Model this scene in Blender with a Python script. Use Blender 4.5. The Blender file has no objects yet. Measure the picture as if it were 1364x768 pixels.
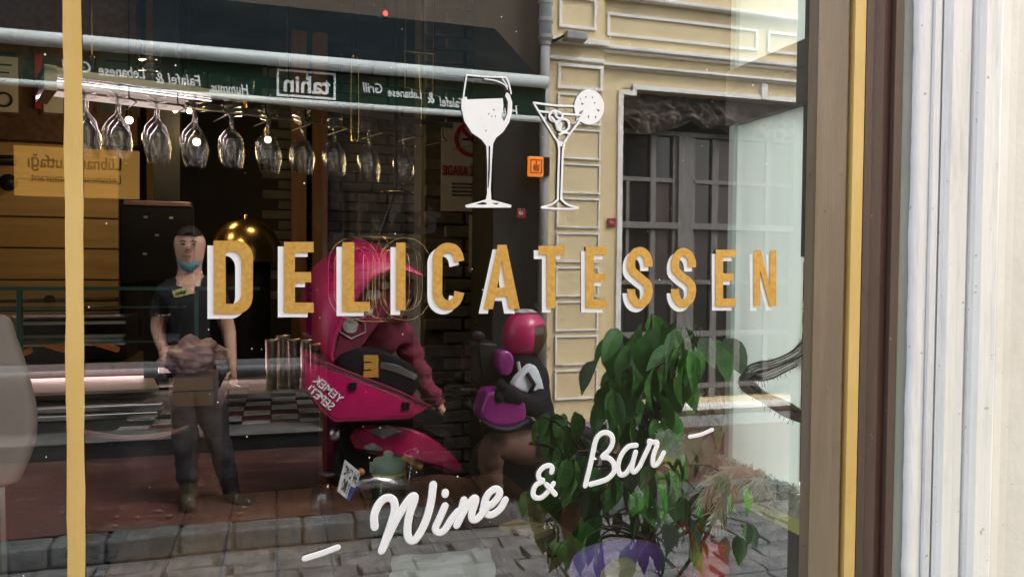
import bpy, bmesh, math, random
from mathutils import Vector, Matrix, noise
rad = math.radians
SC = bpy.context.scene
COL = SC.collection
random.seed(7)

# ------------------------------------------------------------------ camera
F = 1025.0
YAW, PIT, ROL = rad(17.2), rad(1.6), rad(0.5)
CAM = Vector((0, -1.2, 1.55))
fw = Vector((math.sin(YAW) * math.cos(PIT), math.cos(YAW) * math.cos(PIT), -math.sin(PIT)))
_r0 = Vector((math.cos(YAW), -math.sin(YAW), 0)); _u0 = _r0.cross(fw)
up = _u0 * math.cos(ROL) - _r0 * math.sin(ROL)
rt = _r0 * math.cos(ROL) + _u0 * math.sin(ROL)
cd = bpy.data.cameras.new('camera'); cam = bpy.data.objects.new('camera', cd); COL.objects.link(cam)
cam.matrix_world = Matrix(((rt.x, up.x, -fw.x, CAM.x), (rt.y, up.y, -fw.y, CAM.y), (rt.z, up.z, -fw.z, CAM.z), (0, 0, 0, 1)))
cd.sensor_width = 36; cd.lens = F / 1364 * 36; cd.clip_start = 0.02; cd.clip_end = 500
SC.camera = cam

# ------------------------------------------------------------------ daylight
SUN_EL, SUN_AZ = rad(52), rad(38)          # the sun stands behind the shop's own building and lights the houses across the street
w = bpy.data.worlds.new('World'); SC.world = w; w.use_nodes = True
nt = w.node_tree; bg = nt.nodes['Background']
sky = nt.nodes.new('ShaderNodeTexSky'); sky.sky_type = 'NISHITA'; sky.sun_disc = False
sky.sun_elevation = SUN_EL; sky.sun_rotation = SUN_AZ; sky.dust_density = 3.0; sky.air_density = 1.0; sky.ozone_density = 0.6
hsv = nt.nodes.new('ShaderNodeHueSaturation'); hsv.inputs['Saturation'].default_value = .22   # thin high overcast
nt.links.new(sky.outputs[0], hsv.inputs['Color']); nt.links.new(hsv.outputs[0], bg.inputs[0]); bg.inputs[1].default_value = 0.15
sd = bpy.data.lights.new('sun', 'SUN'); so = bpy.data.objects.new('sun', sd); COL.objects.link(so)
sd.energy = 0.6; sd.angle = rad(16); sd.color = (1, .95, .88)
sdir = Vector((math.sin(SUN_AZ) * math.cos(SUN_EL), math.cos(SUN_AZ) * math.cos(SUN_EL), math.sin(SUN_EL)))
so.rotation_euler = sdir.to_track_quat('Z', 'Y').to_euler()
SC.view_settings.view_transform = 'Standard'; SC.view_settings.look = 'None'
SC.view_settings.exposure = 2.65; SC.view_settings.gamma = 1.0
cy = SC.cycles
cy.max_bounces = 12; cy.transparent_max_bounces = 24; cy.glossy_bounces = 5; cy.diffuse_bounces = 3
cy.sample_clamp_indirect = 4.0; cy.caustics_reflective = False; cy.caustics_refractive = False

# ------------------------------------------------------------------ helpers
def ray(px, py): return fw + rt * ((px - 682) / F) + up * ((384 - py) / F)
def P(px, py, Y):
    d = ray(px, py); return CAM + d * ((Y - CAM.y) / d.y)
def G(px, py, z):
    d = ray(px, py); return CAM + d * ((z - CAM.z) / d.z)
def X(px, Y, py=384): return P(px, py, Y).x
def Z(px, py, Y): return P(px, py, Y).z

ORG = {}
def flipv(v): return Vector((v[0], -v[1], v[2]))
def tag(o, label=None, cat=None, group=None, kind=None):
    if label: o['label'] = label
    if cat: o['category'] = cat
    if group: o['group'] = group
    if kind: o['kind'] = kind
    return o
def thing(name, label, cat, loc=(0, 0, 0), group=None, ext=False, kind=None):
    o = bpy.data.objects.new(name, None); COL.objects.link(o); o.empty_display_size = .1
    v = flipv(loc) if ext else Vector(loc)
    o.location = v; ORG[o.name] = v.copy()
    return tag(o, label, cat, group, kind)

class MB:
    """collects faces; ext=True mirrors the mesh in the window plane, out into the street"""
    def __init__(self, ext=False): self.v = []; self.f = []; self.mi = []; self.ext = ext; self.m = 0
    def add(self, vs, fs):
        b = len(self.v); self.v += [Vector(p) for p in vs]
        for f in fs: self.f.append([b + i for i in f]); self.mi.append(self.m)
        return self
    def box(self, x0, x1, y0, y1, z0, z1):
        x0, x1 = sorted((x0, x1)); y0, y1 = sorted((y0, y1)); z0, z1 = sorted((z0, z1))
        return self.add([(x0, y0, z0), (x1, y0, z0), (x1, y1, z0), (x0, y1, z0), (x0, y0, z1), (x1, y0, z1), (x1, y1, z1), (x0, y1, z1)],
                        [(0, 3, 2, 1), (4, 5, 6, 7), (0, 1, 5, 4), (1, 2, 6, 5), (2, 3, 7, 6), (3, 0, 4, 7)])
    def prism(self, pts, d):
        """closed outline extruded by vector d"""
        pts = [Vector(p) for p in pts]; n = len(pts); d = Vector(d)
        nv = Vector((0, 0, 0))
        for i in range(n): nv += pts[i].cross(pts[(i + 1) % n])
        if nv.dot(d) > 0: pts.reverse()
        return self.add(pts + [p + d for p in pts], [list(range(n)), list(range(2 * n - 1, n - 1, -1))] +
                        [[(i + 1) % n, i, i + n, (i + 1) % n + n] for i in range(n)])
    def tube(self, pts, r, n=8, closed=False, sq=None, cap=True):
        pts = [Vector(p) for p in pts]; m = len(pts); rs = r if isinstance(r, (list, tuple)) else [r] * m
        vs = []; prev = None
        for i, p in enumerate(pts):
            a = pts[(i - 1) % m] if closed or i > 0 else p
            b = pts[(i + 1) % m] if closed or i < m - 1 else p
            t = (b - a).normalized() if (b - a).length > 1e-9 else Vector((0, 0, 1))
            if sq is not None: s = Vector(sq); e1 = t.cross(s); e1 = e1.normalized() if e1.length > 1e-6 else Vector((1, 0, 0)); e2 = s
            else:
                if prev is None:
                    h = Vector((0, 0, 1)) if abs(t.z) < .9 else Vector((1, 0, 0))
                    e1 = t.cross(h).normalized()
                else:
                    e1 = (prev - t * prev.dot(t)); e1 = e1.normalized() if e1.length > 1e-6 else t.orthogonal().normalized()
                prev = e1; e2 = t.cross(e1).normalized()
            for k in range(n):
                an = 2 * math.pi * k / n
                vs.append(p + e1 * (rs[i] * math.cos(an)) + e2 * (rs[i] * math.sin(an)))
        fs = []
        for i in range(m if closed else m - 1):
            j = (i + 1) % m
            for k in range(n):
                l = (k + 1) % n
                fs.append((i * n + k, i * n + l, j * n + l, j * n + k))
        if cap and not closed: fs += [list(range(n))[::-1], list(range((m - 1) * n, m * n))]
        return self.add(vs, fs)
    def lathe(self, c, prof, n=20, axis='z', close=False):
        c = Vector(c); vs = []; fs = []; m = len(prof)
        for (r, h) in prof:
            for k in range(n):
                a = 2 * math.pi * k / n
                q = (r * math.cos(a), r * math.sin(a), h) if axis == 'z' else ((h, r * math.cos(a), r * math.sin(a)) if axis == 'x' else (r * math.sin(a), h, r * math.cos(a)))
                vs.append(c + Vector(q))
        for i in range(m - 1):
            for k in range(n):
                l = (k + 1) % n; fs.append((i * n + k, i * n + l, (i + 1) * n + l, (i + 1) * n + k))
        return self.add(vs, fs)
    def ball(self, c, r, n=14, m=10, fn=None):
        c = Vector(c); r = Vector(r) if not isinstance(r, (int, float)) else Vector((r, r, r)); vs = []; fs = []
        for i in range(m + 1):
            t = math.pi * i / m
            for k in range(n):
                a = 2 * math.pi * k / n
                q = Vector((math.sin(t) * math.cos(a), math.sin(t) * math.sin(a), math.cos(t)))
                if fn: q = fn(q)
                vs.append(c + Vector((q.x * r.x, q.y * r.y, q.z * r.z)))
        for i in range(m):
            for k in range(n):
                l = (k + 1) % n; fs.append((i * n + k, (i + 1) * n + k, (i + 1) * n + l, i * n + l))
        return self.add(vs, fs)
    def build(self, name, m, parent=None, smooth=False, bevel=0, label=None, cat=None, group=None, kind=None, seg=2, subsurf=0, fixn=False, local=False):
        vs = [flipv(p) for p in self.v] if self.ext else self.v
        org = Vector((0, 0, 0)); q = parent
        while q is not None:
            if q.name in ORG: org = ORG[q.name]; break
            q = q.parent
        if local: org = Vector((0, 0, 0))
        own = Vector((0, 0, 0))
        if parent is None:
            lo = Vector((min(p[i] for p in vs) for i in range(3))); hi = Vector((max(p[i] for p in vs) for i in range(3)))
            own = Vector(((lo.x + hi.x) / 2, (lo.y + hi.y) / 2, lo.z)); org = own
        me = bpy.data.meshes.new(name)
        fs = [f[::-1] for f in self.f] if self.ext else self.f
        me.from_pydata([p - org for p in vs], [], fs)
        ms = m if isinstance(m, (list, tuple)) else [m]
        for x in ms: me.materials.append(x)
        if len(ms) > 1: me.polygons.foreach_set('material_index', self.mi)
        if fixn:
            bm = bmesh.new(); bm.from_mesh(me); bmesh.ops.recalc_face_normals(bm, faces=bm.faces); bm.to_mesh(me); bm.free()
        me.polygons.foreach_set('use_smooth', [smooth] * len(me.polygons)); me.update()
        o = bpy.data.objects.new(name, me); COL.objects.link(o)
        if parent is None: o.location = own; ORG[o.name] = own
        else: o.parent = parent
        if bevel:
            b = o.modifiers.new('b', 'BEVEL'); b.width = bevel; b.segments = seg; b.limit_method = 'ANGLE'; b.angle_limit = rad(40)
        if subsurf:
            s = o.modifiers.new('s', 'SUBSURF'); s.levels = s.render_levels = subsurf
        return tag(o, label, cat, group, kind)

def dup(o, parent, loc, rot=(0, 0, 0), scale=(1, 1, 1)):
    c = o.copy(); COL.objects.link(c); c.parent = parent; c.location = loc; c.rotation_euler = rot; c.scale = scale
    return c

def smooth_pts(pts, n=6, closed=False):
    """Catmull-Rom"""
    pts = [Vector(p) for p in pts]; m = len(pts); out = []
    rng = m if closed else m - 1
    for i in range(rng):
        if closed: a, b, c, d = pts[(i - 1) % m], pts[i], pts[(i + 1) % m], pts[(i + 2) % m]
        else: a, b, c, d = pts[max(i - 1, 0)], pts[i], pts[i + 1], pts[min(i + 2, m - 1)]
        for k in range(n):
            t = k / n
            out.append(.5 * ((2 * b) + (c - a) * t + (2 * a - 5 * b + 4 * c - d) * t * t + (3 * b - a - 3 * c + d) * t ** 3))
    if not closed: out.append(pts[-1])
    return out

# ------------------------------------------------------------------ materials
def srgb(r, g, b):
    f = lambda c: (c / 255 / 12.92) if c / 255 <= .04045 else ((c / 255 + .055) / 1.055) ** 2.4
    return (f(r), f(g), f(b))
def mat(name, c, rough=.6, c2=None, scale=8, metal=0.0, bump=0.0, bscale=60, st=(1, 1, 1), lo=.35, hi=.65, spec=.5, c3=None, s3=3, coat=0, trans=0, ior=1.45, rvar=0, det=6, speck=None, sscale=90, slo=.70):
    m = bpy.data.materials.new(name); m.use_nodes = True; n = m.node_tree; b = n.nodes['Principled BSDF']; L = n.links.new
    b.inputs['Base Color'].default_value = (*c, 1); b.inputs['Roughness'].default_value = rough; b.inputs['Metallic'].default_value = metal
    b.inputs['Specular IOR Level'].default_value = spec; b.inputs['Coat Weight'].default_value = coat; b.inputs['IOR'].default_value = ior
    b.inputs['Transmission Weight'].default_value = trans
    tc = n.nodes.new('ShaderNodeTexCoord'); mp = n.nodes.new('ShaderNodeMapping'); mp.inputs['Scale'].default_value = st
    oi = n.nodes.new('ShaderNodeObjectInfo'); va = n.nodes.new('ShaderNodeVectorMath'); va.operation = 'ADD'
    L(tc.outputs['Object'], va.inputs[0]); L(oi.outputs['Random'], va.inputs[1]); L(va.outputs[0], mp.inputs[0])
    last = None
    if c2 is not None:
        nz = n.nodes.new('ShaderNodeTexNoise'); nz.inputs['Scale'].default_value = scale; nz.inputs['Detail'].default_value = det; L(mp.outputs[0], nz.inputs['Vector'])
        cr = n.nodes.new('ShaderNodeValToRGB'); e = cr.color_ramp.elements; e[0].position = lo; e[1].position = hi
        e[0].color = (*c, 1); e[1].color = (*c2, 1); L(nz.outputs['Fac'], cr.inputs[0]); last = cr.outputs[0]
        if c3 is not None:
            n3 = n.nodes.new('ShaderNodeTexNoise'); n3.inputs['Scale'].default_value = s3; n3.inputs['Detail'].default_value = 8; n3.inputs['Roughness'].default_value = .7; L(mp.outputs[0], n3.inputs['Vector'])
            r3 = n.nodes.new('ShaderNodeValToRGB'); r3.color_ramp.elements[0].position = .52; r3.color_ramp.elements[1].position = .66; L(n3.outputs['Fac'], r3.inputs[0])
            mx = n.nodes.new('ShaderNodeMix'); mx.data_type = 'RGBA'; L(r3.outputs[0], mx.inputs['Factor']); L(last, mx.inputs['A']); mx.inputs['B'].default_value = (*c3, 1); last = mx.outputs['Result']
        if speck is not None:
            n4 = n.nodes.new('ShaderNodeTexNoise'); n4.inputs['Scale'].default_value = sscale; n4.inputs['Detail'].default_value = 3; L(va.outputs[0], n4.inputs['Vector'])
            r4 = n.nodes.new('ShaderNodeValToRGB'); r4.color_ramp.elements[0].position = slo; r4.color_ramp.elements[1].position = slo + .03; L(n4.outputs['Fac'], r4.inputs[0])
            m4 = n.nodes.new('ShaderNodeMix'); m4.data_type = 'RGBA'; L(r4.outputs[0], m4.inputs['Factor']); L(last, m4.inputs['A']); m4.inputs['B'].default_value = (*speck, 1); last = m4.outputs['Result']
        L(last, b.inputs['Base Color'])
        if rvar:
            mr = n.nodes.new('ShaderNodeMapRange'); mr.inputs['To Min'].default_value = max(0, rough - rvar); mr.inputs['To Max'].default_value = min(1, rough + rvar); L(nz.outputs['Fac'], mr.inputs['Value']); L(mr.outputs[0], b.inputs['Roughness'])
    if bump:
        n2 = n.nodes.new('ShaderNodeTexNoise'); n2.inputs['Scale'].default_value = bscale; n2.inputs['Detail'].default_value = 6; L(mp.outputs[0], n2.inputs['Vector'])
        bp = n.nodes.new('ShaderNodeBump'); bp.inputs['Strength'].default_value = bump; bp.inputs['Distance'].default_value = .01; L(n2.outputs['Fac'], bp.inputs['Height']); L(bp.outputs[0], b.inputs['Normal'])
    return m
def emit(name, c, s):
    m = bpy.data.materials.new(name); m.use_nodes = True; n = m.node_tree; b = n.nodes['Principled BSDF']
    b.inputs['Base Color'].default_value = (*[x * .5 for x in c], 1); b.inputs['Emission Color'].default_value = (*c, 1); b.inputs['Emission Strength'].default_value = s
    return m
def pane_mat(name, refl, tint):
    """coated shop glass: part mirror, part clear; nothing depends on who looks"""
    m = bpy.data.materials.new(name); m.use_nodes = True; n = m.node_tree; n.nodes.clear()
    out = n.nodes.new('ShaderNodeOutputMaterial'); mx = n.nodes.new('ShaderNodeMixShader'); g = n.nodes.new('ShaderNodeBsdfGlossy'); t = n.nodes.new('ShaderNodeBsdfTransparent')
    lw0 = n.nodes.new('ShaderNodeLayerWeight'); lw0.inputs[0].default_value = .5
    lw = n.nodes.new('ShaderNodeMath'); lw.operation = 'POWER'; lw.inputs[1].default_value = 4.0; n.links.new(lw0.outputs['Facing'], lw.inputs[0])
    ma = n.nodes.new('ShaderNodeMath'); ma.operation = 'ADD'; ma.use_clamp = True; ma.inputs[1].default_value = refl
    g.inputs['Roughness'].default_value = 0.0; g.inputs['Color'].default_value = (.98, .99, 1, 1); t.inputs['Color'].default_value = (*tint, 1)
    tc = n.nodes.new('ShaderNodeTexCoord'); nz = n.nodes.new('ShaderNodeTexNoise'); nz.inputs['Scale'].default_value = 1.6; nz.inputs['Detail'].default_value = 1
    bp = n.nodes.new('ShaderNodeBump'); bp.inputs['Strength'].default_value = .02; bp.inputs['Distance'].default_value = .02
    n.links.new(tc.outputs['Object'], nz.inputs['Vector']); n.links.new(nz.outputs['Fac'], bp.inputs['Height']); n.links.new(bp.outputs[0], g.inputs['Normal'])
    n.links.new(lw.outputs[0], ma.inputs[0]); n.links.new(ma.outputs[0], mx.inputs[0]); n.links.new(t.outputs[0], mx.inputs[1]); n.links.new(g.outputs[0], mx.inputs[2]); n.links.new(mx.outputs[0], out.inputs[0])
    return m
def clear_mat(name, tint):
    m = bpy.data.materials.new(name); m.use_nodes = True; n = m.node_tree; n.nodes.clear()
    out = n.nodes.new('ShaderNodeOutputMaterial'); t = n.nodes.new('ShaderNodeBsdfTransparent'); t.inputs[0].default_value = (*tint, 1); n.links.new(t.outputs[0], out.inputs[0]); return m
def thin_glass(name, tint=(.93, .94, .94), base=.07, rough=.04):
    m = bpy.data.materials.new(name); m.use_nodes = True; n = m.node_tree; n.nodes.clear()
    out = n.nodes.new('ShaderNodeOutputMaterial'); mx = n.nodes.new('ShaderNodeMixShader'); g = n.nodes.new('ShaderNodeBsdfGlossy'); t = n.nodes.new('ShaderNodeBsdfTransparent')
    lw = n.nodes.new('ShaderNodeLayerWeight'); lw.inputs[0].default_value = .35
    mr = n.nodes.new('ShaderNodeMapRange'); mr.inputs['To Min'].default_value = base; mr.inputs['To Max'].default_value = .75
    g.inputs['Roughness'].default_value = rough; t.inputs[0].default_value = (*tint, 1); g.inputs[0].default_value = (.95, .95, .97, 1)
    n.links.new(lw.outputs['Facing'], mr.inputs[0]); n.links.new(mr.outputs[0], mx.inputs[0]); n.links.new(t.outputs[0], mx.inputs[1]); n.links.new(g.outputs[0], mx.inputs[2]); n.links.new(mx.outputs[0], out.inputs[0])
    return m

M = {}
M['gold'] = mat('gold_leaf', (.58, .32, .065), .42, (.68, .41, .10), 140, metal=.25, bump=.06, bscale=200, det=4)
M['goldstripe'] = mat('gold_paint', (.60, .40, .12), .5, (.68, .48, .17), 14, bump=.1, bscale=150, st=(1, 1, .25))
M['whitepaint'] = mat('white_sign_paint', (.90, .91, .92), .45, (.86, .87, .89), 20)
M['tan'] = mat('taupe_paint', (.20, .155, .105), .5, (.165, .125, .085), 5, bump=.12, bscale=50, st=(6, 6, .5), c3=(.23, .185, .13), s3=2, speck=(.10, .075, .05), sscale=55, slo=.71)
M['plum'] = mat('plum_brown_paint', (.105, .068, .055), .42, (.075, .05, .042), 6, bump=.12, bscale=60, st=(6, 6, .4), speck=(.30, .25, .2), sscale=110, slo=.73)
M['redbrown'] = mat('dark_red_brown_paint', (.075, .030, .02), .45, (.05, .022, .017), 6, bump=.12, bscale=60, st=(6, 6, .4))
M['sealgrey'] = mat('grey_green_sealant', (.27, .30, .275), .6, (.22, .25, .235), 9, bump=.15, bscale=60, st=(3, 3, .5))
M['plasterw'] = mat('white_wall_paint', (.85, .86, .86), .6, (.77, .775, .80), 7, bump=.35, bscale=35, st=(5, 5, .35), c3=(.66, .665, .72), s3=5, speck=(.42, .41, .40), sscale=70, slo=.71)
M['plasterwarm'] = mat('cream_wall_paint', (.74, .72, .68), .65, (.68, .65, .61), 4, bump=.15, bscale=40, c3=(.64, .61, .57), s3=3, speck=(.45, .42, .39), sscale=60, slo=.71)
M['plasterbright'] = mat('fresh_white_paint', (.86, .86, .84), .5, (.80, .80, .79), 6, bump=.2, bscale=40, st=(4, 4, .4), c3=(.68, .68, .68), s3=6, speck=(.5, .49, .47), sscale=60, slo=.70)
M['yellow'] = mat('yellow_render', (.68, .545, .315), .9, (.74, .61, .37), 1.8, bump=.45, bscale=22, c3=(.57, .455, .275), s3=1.1, speck=(.40, .31, .20), sscale=6, slo=.70)
M['trimw'] = mat('greyish_white_trim', (.86, .85, .81), .85, (.78, .77, .72), 5, bump=.4, bscale=30, c3=(.66, .62, .54), s3=4)
M['winwood'] = mat('weathered_grey_wood', (.20, .19, .18), .75, (.13, .122, .115), 10, bump=.3, bscale=40, st=(4, 4, .6))
M['darkglass'] = mat('dark_window_glass', (.012, .013, .016), .08, (.03, .025, .022), 2, spec=.6)
M['blueglass'] = mat('bluish_window_glass', (.025, .035, .055), .08, (.05, .06, .08), 3, spec=.6)
M['curtainglass'] = mat('curtained_window_glass', (.075, .05, .045), .3, (.04, .03, .028), 5, st=(6, 6, .5), spec=.5)
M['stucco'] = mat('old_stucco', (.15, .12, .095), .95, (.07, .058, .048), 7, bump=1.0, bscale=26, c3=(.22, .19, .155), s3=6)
M['pipe'] = mat('painted_zinc_pipe', (.34, .34, .34), .55, (.24, .23, .22), 6, bump=.15, bscale=30, st=(1, 1, .3))
M['awning'] = mat('green_awning_canvas', (.003, .024, .017), .95, (.005, .031, .022), 5, bump=.2, bscale=200, spec=.15)
M['tube'] = mat('white_awning_tube', (.62, .68, .67), .35, (.5, .57, .56), 3)
M['signw'] = mat('white_print', (.75, .78, .77), .7)
M['dark'] = mat('black_shopfront_paint', (.012, .012, .014), .5, (.02, .02, .022), 4, spec=.15)
M['brownwall'] = mat('grey_brown_stucco', (.085, .068, .052), .9, (.09, .075, .06), 2.5, bump=.3, bscale=25)
M['cobble'] = mat('grey_cobble', (.17, .175, .175), .7, (.085, .09, .09), 9, bump=.9, bscale=40, c3=(.24, .235, .22), s3=7)
M['joint'] = mat('street_grit', (.10, .10, .095), .95, (.06, .06, .055), 40, bump=.6, bscale=80)
M['kerb'] = mat('kerb_stone', (.125, .135, .135), .85, (.065, .07, .07), 7, bump=.8, bscale=30, c3=(.07, .065, .06), s3=5)
M['redpave'] = mat('worn_red_concrete', (.115, .036, .024), .75, (.06, .022, .018), 3, bump=.8, bscale=25, c3=(.14, .085, .06), s3=4, st=(.7, 1.6, 1))
M['tilew'] = mat('white_tile', (.85, .83, .78), .3, (.72, .70, .66), 6)
M['tiler'] = mat('terracotta_tile', (.32, .09, .05), .35, (.18, .06, .035), 6)
M['tilek'] = mat('black_tile', (.02, .02, .022), .3, (.035, .035, .035), 6)
M['greystep'] = mat('grey_step_stone', (.24, .23, .21), .8, (.17, .165, .155), 6, bump=.3)
# interior
M['brick'] = mat('grey_washed_brick', (.17, .16, .125), .9, (.115, .105, .085), 9, bump=.5, bscale=50)
M['mortar'] = mat('grey_mortar', (.11, .10, .08), .95, (.08, .073, .06), 20, bump=.4)
M['room'] = mat('dark_olive_wall', (.04, .036, .026), .9, (.028, .025, .02), 3)
M['ceil'] = mat('dark_ceiling', (.015, .015, .015), .9, (.04, .04, .038), 3)
M['floor'] = mat('dark_wood_floor', (.06, .04, .03), .5, (.04, .028, .02), 5, st=(1, 8, 1))
M['plank'] = mat('pale_pine_board', (.55, .36, .15), .55, (.45, .28, .11), 4, bump=.15, bscale=30, st=(.5, 4, 6))
M['wood'] = mat('brown_wood', (.15, .085, .048), .5, (.085, .046, .027), 5, bump=.2, bscale=30, st=(6, .6, 6))
M['post'] = mat('orange_brown_wood', (.26, .12, .04), .5, (.18, .08, .028), 5, st=(6, 6, .5))
M['lightwood'] = mat('light_wood', (.55, .40, .20), .55, (.45, .31, .14), 6, st=(1, 5, 5), bump=.1)
M['tongs'] = mat('orange_wood', (.55, .25, .05), .45, (.42, .18, .035), 6, st=(1, 5, 5))
M['steel'] = mat('polished_steel', (.68, .63, .55), .34, (.5, .49, .47), 3, metal=1.0)
M['chrome'] = mat('brushed_chrome', (.68, .66, .66), .28, (.55, .53, .53), 5, metal=1.0)
M['brass'] = mat('brass', (.55, .37, .14), .22, (.42, .27, .09), 3, metal=1.0)
M['goldwire'] = mat('gold_wire', (.9, .62, .26), .25, metal=1.0)
M['plate'] = mat('rack_metal', (.42, .38, .33), .35, (.34, .3, .26), 4, metal=.8)
M['blackp'] = mat('black_plastic', (.012, .012, .015), .35, (.018, .018, .02), 4, spec=.15)
M['glass'] = thin_glass('stemware_glass')
M['caseglass'] = thin_glass('case_glass', (.93, .97, .95), .02, .0)
M['edgeglass'] = mat('teal_glass_edge', (.06, .16, .15), .2, (.08, .2, .18), 4)
M['pinkshelf'] = mat('pale_shelf', (.88, .70, .68), .45, (.82, .65, .62), 4)
M['chair'] = mat('taupe_shell', (.48, .39, .37), .55, (.42, .34, .32), 4)
M['chairdark'] = mat('dark_seat', (.03, .024, .03), .6, (.04, .03, .036), 5)
M['pinkrim'] = mat('dusty_pink_rim', (.50, .27, .27), .5, (.42, .22, .22), 5)
M['mint'] = mat('pale_mint_board', (.66, .74, .68), .6, (.60, .69, .64), 2.5, bump=.06, bscale=30, st=(3, 3, .4))
def blind_mat():
    m = bpy.data.materials.new('mint_blind_fabric'); m.use_nodes = True; n = m.node_tree; n.nodes.clear()
    out = n.nodes.new('ShaderNodeOutputMaterial'); mx = n.nodes.new('ShaderNodeMixShader'); d = n.nodes.new('ShaderNodeBsdfDiffuse'); t = n.nodes.new('ShaderNodeBsdfTranslucent')
    tc = n.nodes.new('ShaderNodeTexCoord'); mp = n.nodes.new('ShaderNodeMapping'); mp.inputs['Scale'].default_value = (9, 9, .5); nz = n.nodes.new('ShaderNodeTexNoise'); nz.inputs['Scale'].default_value = 3
    cr = n.nodes.new('ShaderNodeValToRGB'); e = cr.color_ramp.elements; e[0].color = (.78, .825, .78, 1); e[1].color = (.86, .89, .86, 1)
    n.links.new(tc.outputs['Object'], mp.inputs[0]); n.links.new(mp.outputs[0], nz.inputs['Vector']); n.links.new(nz.outputs['Fac'], cr.inputs[0])
    n.links.new(cr.outputs[0], d.inputs[0]); n.links.new(cr.outputs[0], t.inputs[0]); mx.inputs[0].default_value = .6
    n.links.new(d.outputs[0], mx.inputs[1]); n.links.new(t.outputs[0], mx.inputs[2]); n.links.new(mx.outputs[0], out.inputs[0]); return m
M['blind'] = blind_mat()
M['slate'] = mat('slate_grey_wood', (.075, .09, .10), .6, (.055, .068, .075), 5, st=(4, 4, .5), bump=.1)
M['beam'] = mat('mauve_grey_beam', (.16, .145, .145), .6, (.12, .11, .11), 5, st=(1, 4, 4), bump=.1)
M['lime'] = mat('lime_green_strip', (.84, .84, .33), .55, (.76, .77, .28), 5, bump=.1)
M['ledge'] = mat('crumbling_ledge', (.62, .61, .54), .95, (.34, .31, .24), 30, bump=.9, bscale=70, c3=(.85, .86, .84), s3=18)
M['greywall'] = mat('grey_under_sill', (.17, .17, .16), .7, (.13, .13, .12), 5, bump=.2)
M['net'] = mat('brown_mesh', (.17, .145, .10), .9, (.09, .075, .05), 60)
M['leaf'] = mat('dark_leaf', (.045, .20, .030), .36, (.09, .30, .05), 5, spec=.5, bump=.2, bscale=14)
M['leafmid'] = mat('mid_leaf', (.12, .30, .06), .42, (.07, .21, .04), 5, bump=.2, bscale=14)
M['leafpale'] = mat('pale_leaf', (.16, .23, .12), .5, (.11, .18, .08), 9, bump=.1)
M['leafbrown'] = mat('dried_leaf', (.14, .055, .025), .7, (.10, .045, .02), 9, bump=.2)
M['stem'] = mat('brown_stem', (.10, .07, .045), .8, (.07, .05, .03), 20)
M['redstem'] = mat('red_branch', (.24, .022, .03), .5, (.17, .018, .022), 12)
M['pampas'] = mat('dried_plume', (.80, .70, .54), .95, (.62, .52, .37), 30)
M['pot'] = mat('terracotta_pot', (.33, .13, .06), .8, (.26, .1, .05), 8, bump=.2)
M['redvase'] = mat('orange_red_glaze', (.62, .08, .05), .2, (.5, .055, .04), 5)
M['purple'] = mat('purple_cloth', (.30, .17, .55), .75, (.23, .12, .45), 5, bump=.3, bscale=200)
M['beige'] = mat('beige_stone', (.55, .46, .33), .7, (.45, .37, .26), 10, bump=.2)
M['jug'] = thin_glass('teal_glass', (.55, .78, .74), .06, .02)
M['juglid'] = mat('grey_green_lid', (.27, .36, .27), .5, (.23, .31, .23), 6)
M['juglip'] = mat('olive_lid_rim', (.40, .38, .14), .5)
M['amber'] = mat('amber_peel', (.55, .26, .05), .4, (.42, .18, .04), 12, bump=.3)
M['bottlebrown'] = mat('brown_bottle', (.05, .025, .018), .15)
M['paper'] = mat('off_white_paper', (.62, .62, .57), .8, (.55, .55, .50), 6, bump=.2, bscale=10)
M['card'] = mat('brown_cardboard', (.46, .27, .14), .8, (.37, .21, .10), 6, bump=.1)
M['bag'] = mat('pink_plastic_bag', (.85, .58, .60), .3, (.65, .42, .45), 9, bump=.9, bscale=16)
M['posterw'] = mat('poster_paper', (.62, .58, .50), .7, (.56, .52, .45), 3)
M['red'] = mat('red_print', (.42, .025, .025), .6)
M['ink'] = mat('black_print', (.02, .02, .02), .6)
M['plaque'] = mat('red_enamel', (.30, .015, .02), .35, (.24, .014, .018), 5)
M['pink'] = mat('pink_gloss_paint', (.50, .010, .105), .3, (.40, .008, .082), 3, coat=.5, rvar=.1)
M['pinkin'] = mat('pink_fabric_lining', (.16, .012, .035), .8, (.10, .010, .025), 6)
M['pinkcloth'] = mat('pink_jacket_cloth', (.19, .02, .045), .9, (.10, .010, .024), 6, bump=.9, bscale=14)
M['magenta'] = mat('magenta_gloss', (.25, .018, .17), .25, (.18, .012, .12), 4, coat=.6)
M['sticker'] = mat('grey_sticker', (.42, .40, .38), .7, (.2, .19, .18), 18)
M['skin'] = mat('skin', (.50, .29, .20), .5, (.44, .24, .165), 9, bump=.05)
M['hair'] = mat('black_hair', (.012, .010, .009), .45, (.02, .016, .014), 40, spec=.15, st=(1, 1, .3), bump=.5, bscale=60)
M['shirt'] = mat('black_cotton', (.010, .010, .013), .9, (.016, .016, .019), 12, spec=.15, bump=.4, bscale=16)
M['trousers'] = mat('charcoal_trousers', (.040, .042, .046), .9, (.022, .023, .026), 10, spec=.15, bump=.5, bscale=14)
M['boots'] = mat('black_boot_leather', (.014, .013, .012), .4, (.022, .02, .018), 8, bump=.3)
M['oldboots'] = mat('brown_boot_leather', (.055, .04, .022), .55, (.075, .055, .03), 8, bump=.3)
M['mask'] = mat('blue_face_mask', (.12, .30, .36), .9, (.09, .24, .30), 10)
M['tan2'] = mat('tan_leather', (.155, .072, .045), .7, (.08, .038, .024), 6, bump=.9, bscale=14)
M['visor'] = mat('brown_visor', (.055, .028, .012), .12, spec=.6)
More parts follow.
